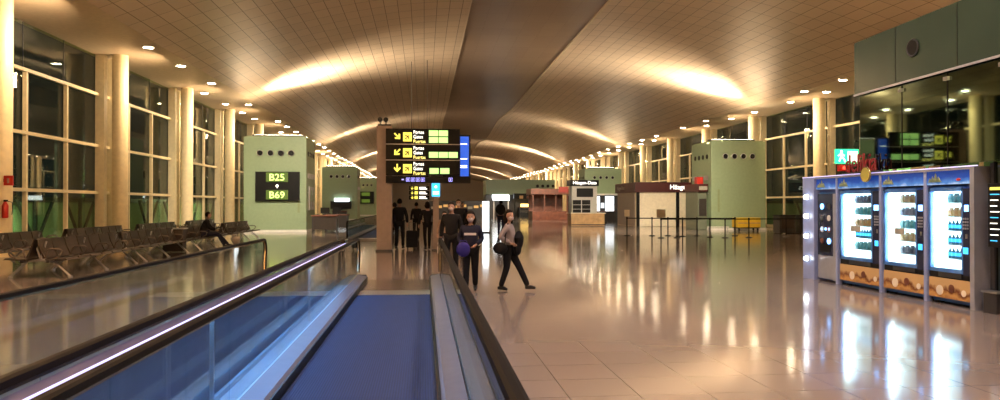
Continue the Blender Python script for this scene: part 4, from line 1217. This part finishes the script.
# woman walking to the right
pose = stand_pose()
pose.update(knR=(.06, -.02, .50), anR=(.06, -.16, .085), toR=(.07, -.02, .035),
            knL=(-.06, .22, .52), anL=(-.06, .42, .10), toL=(-.06, .57, .07),
            elR=(.25, -.12, 1.16), wrR=(.17, .10, 1.03), elL=(-.25, -.06, 1.15), wrL=(-.10, .17, 1.12))
w1, P = person('person', 'person with long dark hair striding right in a pale grey top, carrying a dark jacket', (1.57, 13.55, 0), math.radians(-112), pose,
               'cgrey', 'cblack', 'hair', .26, math.radians(-42), .865, True, True, .06, bulk=1.22)
# things she carries: bag and folded jacket
def carried(mb, name, m, label, cat, owner):
    mw = Matrix.Translation(owner.location) @ Matrix.Rotation(owner.rotation_euler.z, 4, 'Z') @ Matrix.Scale(owner.scale[0], 4)
    mb.v = [tuple(mw @ V(v)) for v in mb.v]
    return solo(mb, name, m, label, cat)
b = MB(); 
b.ball((.29, -.10, .93), .07, .16, .13, 14, 10)
b.tube([(.28, -.2, 1.0), (.25, -.12, 1.25), (.20, -.02, 1.46), (.14, .03, 1.47), (.24, .0, 1.2), (.29, .0, 1.02)], .012, 6)
carried(b, 'handbag', 'cblack', 'black shoulder bag at the hip of the person striding in a pale grey top', 'bag', w1)
b = MB(); b.ball((-.05, .22, 1.10), .16, .10, .20, 16, 12, lambda q: V((q.x * (1 + .2 * math.sin(q.z * 30)), q.y, q.z)))
b.ball((-.02, .20, .92), .13, .08, .16, 14, 10)
carried(b, 'folded_jacket', 'cblack', 'dark jacket bundled in the arms of the person striding across the floor', 'jacket', w1)

# second woman coming towards the view
pose = stand_pose(.0, .16)
pose.update(elL=(-.25, -.02, 1.14), wrL=(-.12, .18, 1.02), elR=(.25, -.03, 1.14), wrR=(.14, .18, .98),
            knR=(.09, .08, .50), anR=(.09, .14, .085), toR=(.10, .28, .05), knL=(-.09, -.02, .5), anL=(-.09, -.16, .10), toL=(-.10, -.02, .04))
w2, P = person('person', 'person in a dark jacket and mask walking towards the view, blue violet bag in front', (.86, 13.5, 0), math.radians(172), pose,
               'cnavy', 'cblack', 'hair', .22, 0, .85, True, True, .05, bulk=1.25)
b = MB().box(-.13, .13, .148, .156, 1.23, 1.28)
carried(b, 'chest_print', 'cwhite', 'x', 'print', w2)
pr_ = bpy.data.objects['chest_print']; mw = pr_.matrix_world.copy()
bpy.context.view_layer.update()
mw = pr_.matrix_world.copy(); pr_.parent = w2; pr_.matrix_parent_inverse = w2.matrix_world.inverted()
for k_ in ('label', 'category'):
    del pr_[k_]
b = MB().box(-.17, .17, .145, .15, .98, 1.36)
b = MB(); b.ball((.14, .26, .93), .15, .08, .16, 16, 12)
b.tube([(.04, .26, 1.03), (.08, .27, 1.12), (.2, .27, 1.12), (.24, .26, 1.03)], .012, 6)
carried(b, 'handbag', 'cpurple', 'blue violet bag carried by the person in a dark jacket', 'bag', w2)

# dark figure just behind
w3, P = person('person', 'person in black close behind and left of the one with the violet bag', (.62, 16.6, 0), math.radians(165), stand_pose(.0, .05, .06),
               'cblack', 'cblack', 'hair', .12, 0, .97, True, False, .1)
b = MB(); b.ball((0, 0, 0), .11, .06, .15, 14, 10); b.v = [(v[0] + .40, v[1] + 16.4, v[2] + .60) for v in b.v]
b.tube([(.31, 16.4, .72), (.34, 16.4, .84), (.42, 16.4, .84), (.45, 16.4, .72)], .01, 6)
solo(b, 'carrier_bag', 'cwhite', 'white carrier bag hanging beside the dark figure just past the end of the right handrail', 'bag')

# group ahead, seen from behind
w4, P = person('person', 'person in black seen from behind with a black suitcase, right of the taupe pillar', (-.88, 26.7, 0), math.radians(-8), stand_pose(.02, .03, .10),
               'cblack', 'cblack', 'hair', .06, 0, 1.06, False, False, .05)
w5, P = person('person', 'person in dark clothes half hidden behind the one with the black suitcase', (-1.12, 28.2, 0), math.radians(5), stand_pose(.0, .03, .05),
               'cnavy', 'cblack', 'hair', .08, 0, .98, False, False, .05, voxel=.016)
w6, P = person('person', 'person in black walking away beside the slim brown post with a shoulder bag', (.12, 26.3, 0), math.radians(15), stand_pose(.05, .06, .12),
               'cblack', 'cblack', 'hair', .16, 0, 1.0, False, True, .12, voxel=.016)
b = MB(); b.ball((.30, .0, .98), .07, .14, .18, 12, 8); b.tube([(.29, 0, 1.1), (.2, .02, 1.44), (.1, .02, 1.47)], .012, 6)
carried(b, 'shoulder_bag', 'cnavy', 'dark shoulder bag on the person walking beside the slim brown post', 'bag', w6)
t = thing('suitcase', 'black upright suitcase beside the person seen from behind', 'suitcase', (-.42, 26.5, 0))
MB().box(-.64, -.22, 26.36, 26.62, .07, .68, .05).build('shell', 'cblack', t)
MB().tube([(-.54, 26.6, .66), (-.54, 26.6, .96), (-.32, 26.6, .96), (-.32, 26.6, .66)], .012, 6).build('pull_handle', 'dark', t)
for xx in (-.58, -.28):
    for yy in (26.42, 26.56): MB().tube([(xx - .02, yy, .04), (xx + .02, yy, .04)], .04, 10).build('wheel', 'black', t)
w7, P = person('person', 'person in black standing far behind between the pair and the tall white totem', (1.15, 24.5, 0), math.radians(180), stand_pose(.0, .05, .04),
               'cblack', 'cblack', 'hair', .10, 0, 1.04, True, False, .1, voxel=.016)
w8, P = person('person', 'person in a pale top with round dark backpack beside the white totem', (3.95, 37.5, 0), math.radians(-15), stand_pose(.0, .05, .08),
               'cgrey', 'cnavy', 'hair', .07, 0, 1.07, False, False, .0, voxel=.018)
b = MB(); b.ball((.02, -.25, 1.28), .24, .14, .27, 16, 12)
b.tube([(.13, -.16, 1.42), (.14, .0, 1.5), (.14, .13, 1.3), (.14, -.1, 1.1)], .02, 6).tube([(-.13, -.16, 1.42), (-.14, .0, 1.5), (-.14, .13, 1.3), (-.14, -.1, 1.1)], .02, 6)
carried(b, 'backpack', 'cblack', 'round dark backpack on the person beside the white totem', 'backpack', w8)
for i, (x, y, a, lab) in enumerate([(-.35, 34, 10, 'distant dark figure between the person with the suitcase and the slim post'),
                                    (1.9, 36, 170, 'distant dark figure behind the person with the violet bag')]):
    person('person', lab, (x, y, 0), math.radians(a), stand_pose(.0, .05, .1), 'cnavy' if i else 'cblack', 'cblack', 'hair', .1, 0, 1.0, False, False, .05, voxel=.02)
person('person', 'shorter person in a beige coat just right of the slim brown post', (.60, 21.5, 0), math.radians(170), stand_pose(.0, .06, .05), 'cbeige', 'cmid', 'hair', .12, 0, .82, False, True, .2, voxel=.016)
# seated traveller
sp = dict(pelvis=(0, .02, .53), waist=(0, 0, .67), chest=(0, .08, .88), neck0=(0, .12, 1.02), neck1=(0, .15, 1.08),
          shR=(.18, .10, .97), elR=(.23, .22, .74), wrR=(.12, .42, .66), shL=(-.18, .10, .97), elL=(-.23, .24, .74), wrL=(-.12, .42, .66),
          hpR=(.10, .06, .52), knR=(.12, .50, .52), anR=(.12, .72, .11), toR=(.13, .87, .05),
          hpL=(-.10, .06, .52), knL=(-.12, .50, .50), anL=(-.13, .84, .12), toL=(-.14, .97, .09))
w9, P = person('person', 'person in dark clothes sitting on a bench beyond the far handrail, leaning forward', (-8.05, 27.75, 0), math.radians(-78), sp, 'cblack', 'cnavy', 'hair', .07, 0, 1.03, False, False, .0)
b = MB(); b.ball((-7.55, 30.4, .17), .17, .24, .17, 14, 10, lambda q: V((q.x * (1 + .15 * math.sin(q.z * 22)), q.y, q.z)))
b.tube([(-7.55, 30.25, .30), (-7.55, 30.3, .42), (-7.55, 30.5, .42), (-7.55, 30.55, .30)], .012, 6)
solo(b, 'carrier_bag', 'cwhite', 'crumpled white bag on the floor right of the seated traveller', 'bag')


for (y0, y1) in ((12.64, 13.96), (11.44, 12.55), (10.40, 11.35)):
    area((XP + .10, (y0 + y1) / 2 + .1, 1.86), .08, 1.0, 7, (.6, .94, 1), (0, 0, 0), 170)

# ------------------------------------------------------------------ camera, world, colour
cam = bpy.data.cameras.new('camera'); co = bpy.data.objects.new('camera', cam); C.objects.link(co)
f = 730.; cam.sensor_width = 36; cam.lens = 36 * f / 1000.; cam.clip_end = 500
co.location = (0, 0, 1.6)
co.rotation_euler = (PI / 2 + math.atan(5 / f), 0, -math.atan(76 / f))
S.camera = co
w = bpy.data.worlds.new('night'); S.world = w; w.use_nodes = True
w.node_tree.nodes['Background'].inputs[0].default_value = (.010, .012, .012, 1)
w.node_tree.nodes['Background'].inputs[1].default_value = 1.
S.view_settings.view_transform = 'Standard'; S.view_settings.look = 'None'
S.view_settings.gamma = 1; S.view_settings.use_curve_mapping = False
S.view_settings.exposure = 0.72
S.cycles.max_bounces = 10; S.cycles.transparent_max_bounces = 40; S.cycles.glossy_bounces = 5; S.cycles.diffuse_bounces = 4
S.cycles.sample_clamp_indirect = 6
S.cycles.caustics_reflective = False; S.cycles.caustics_refractive = False
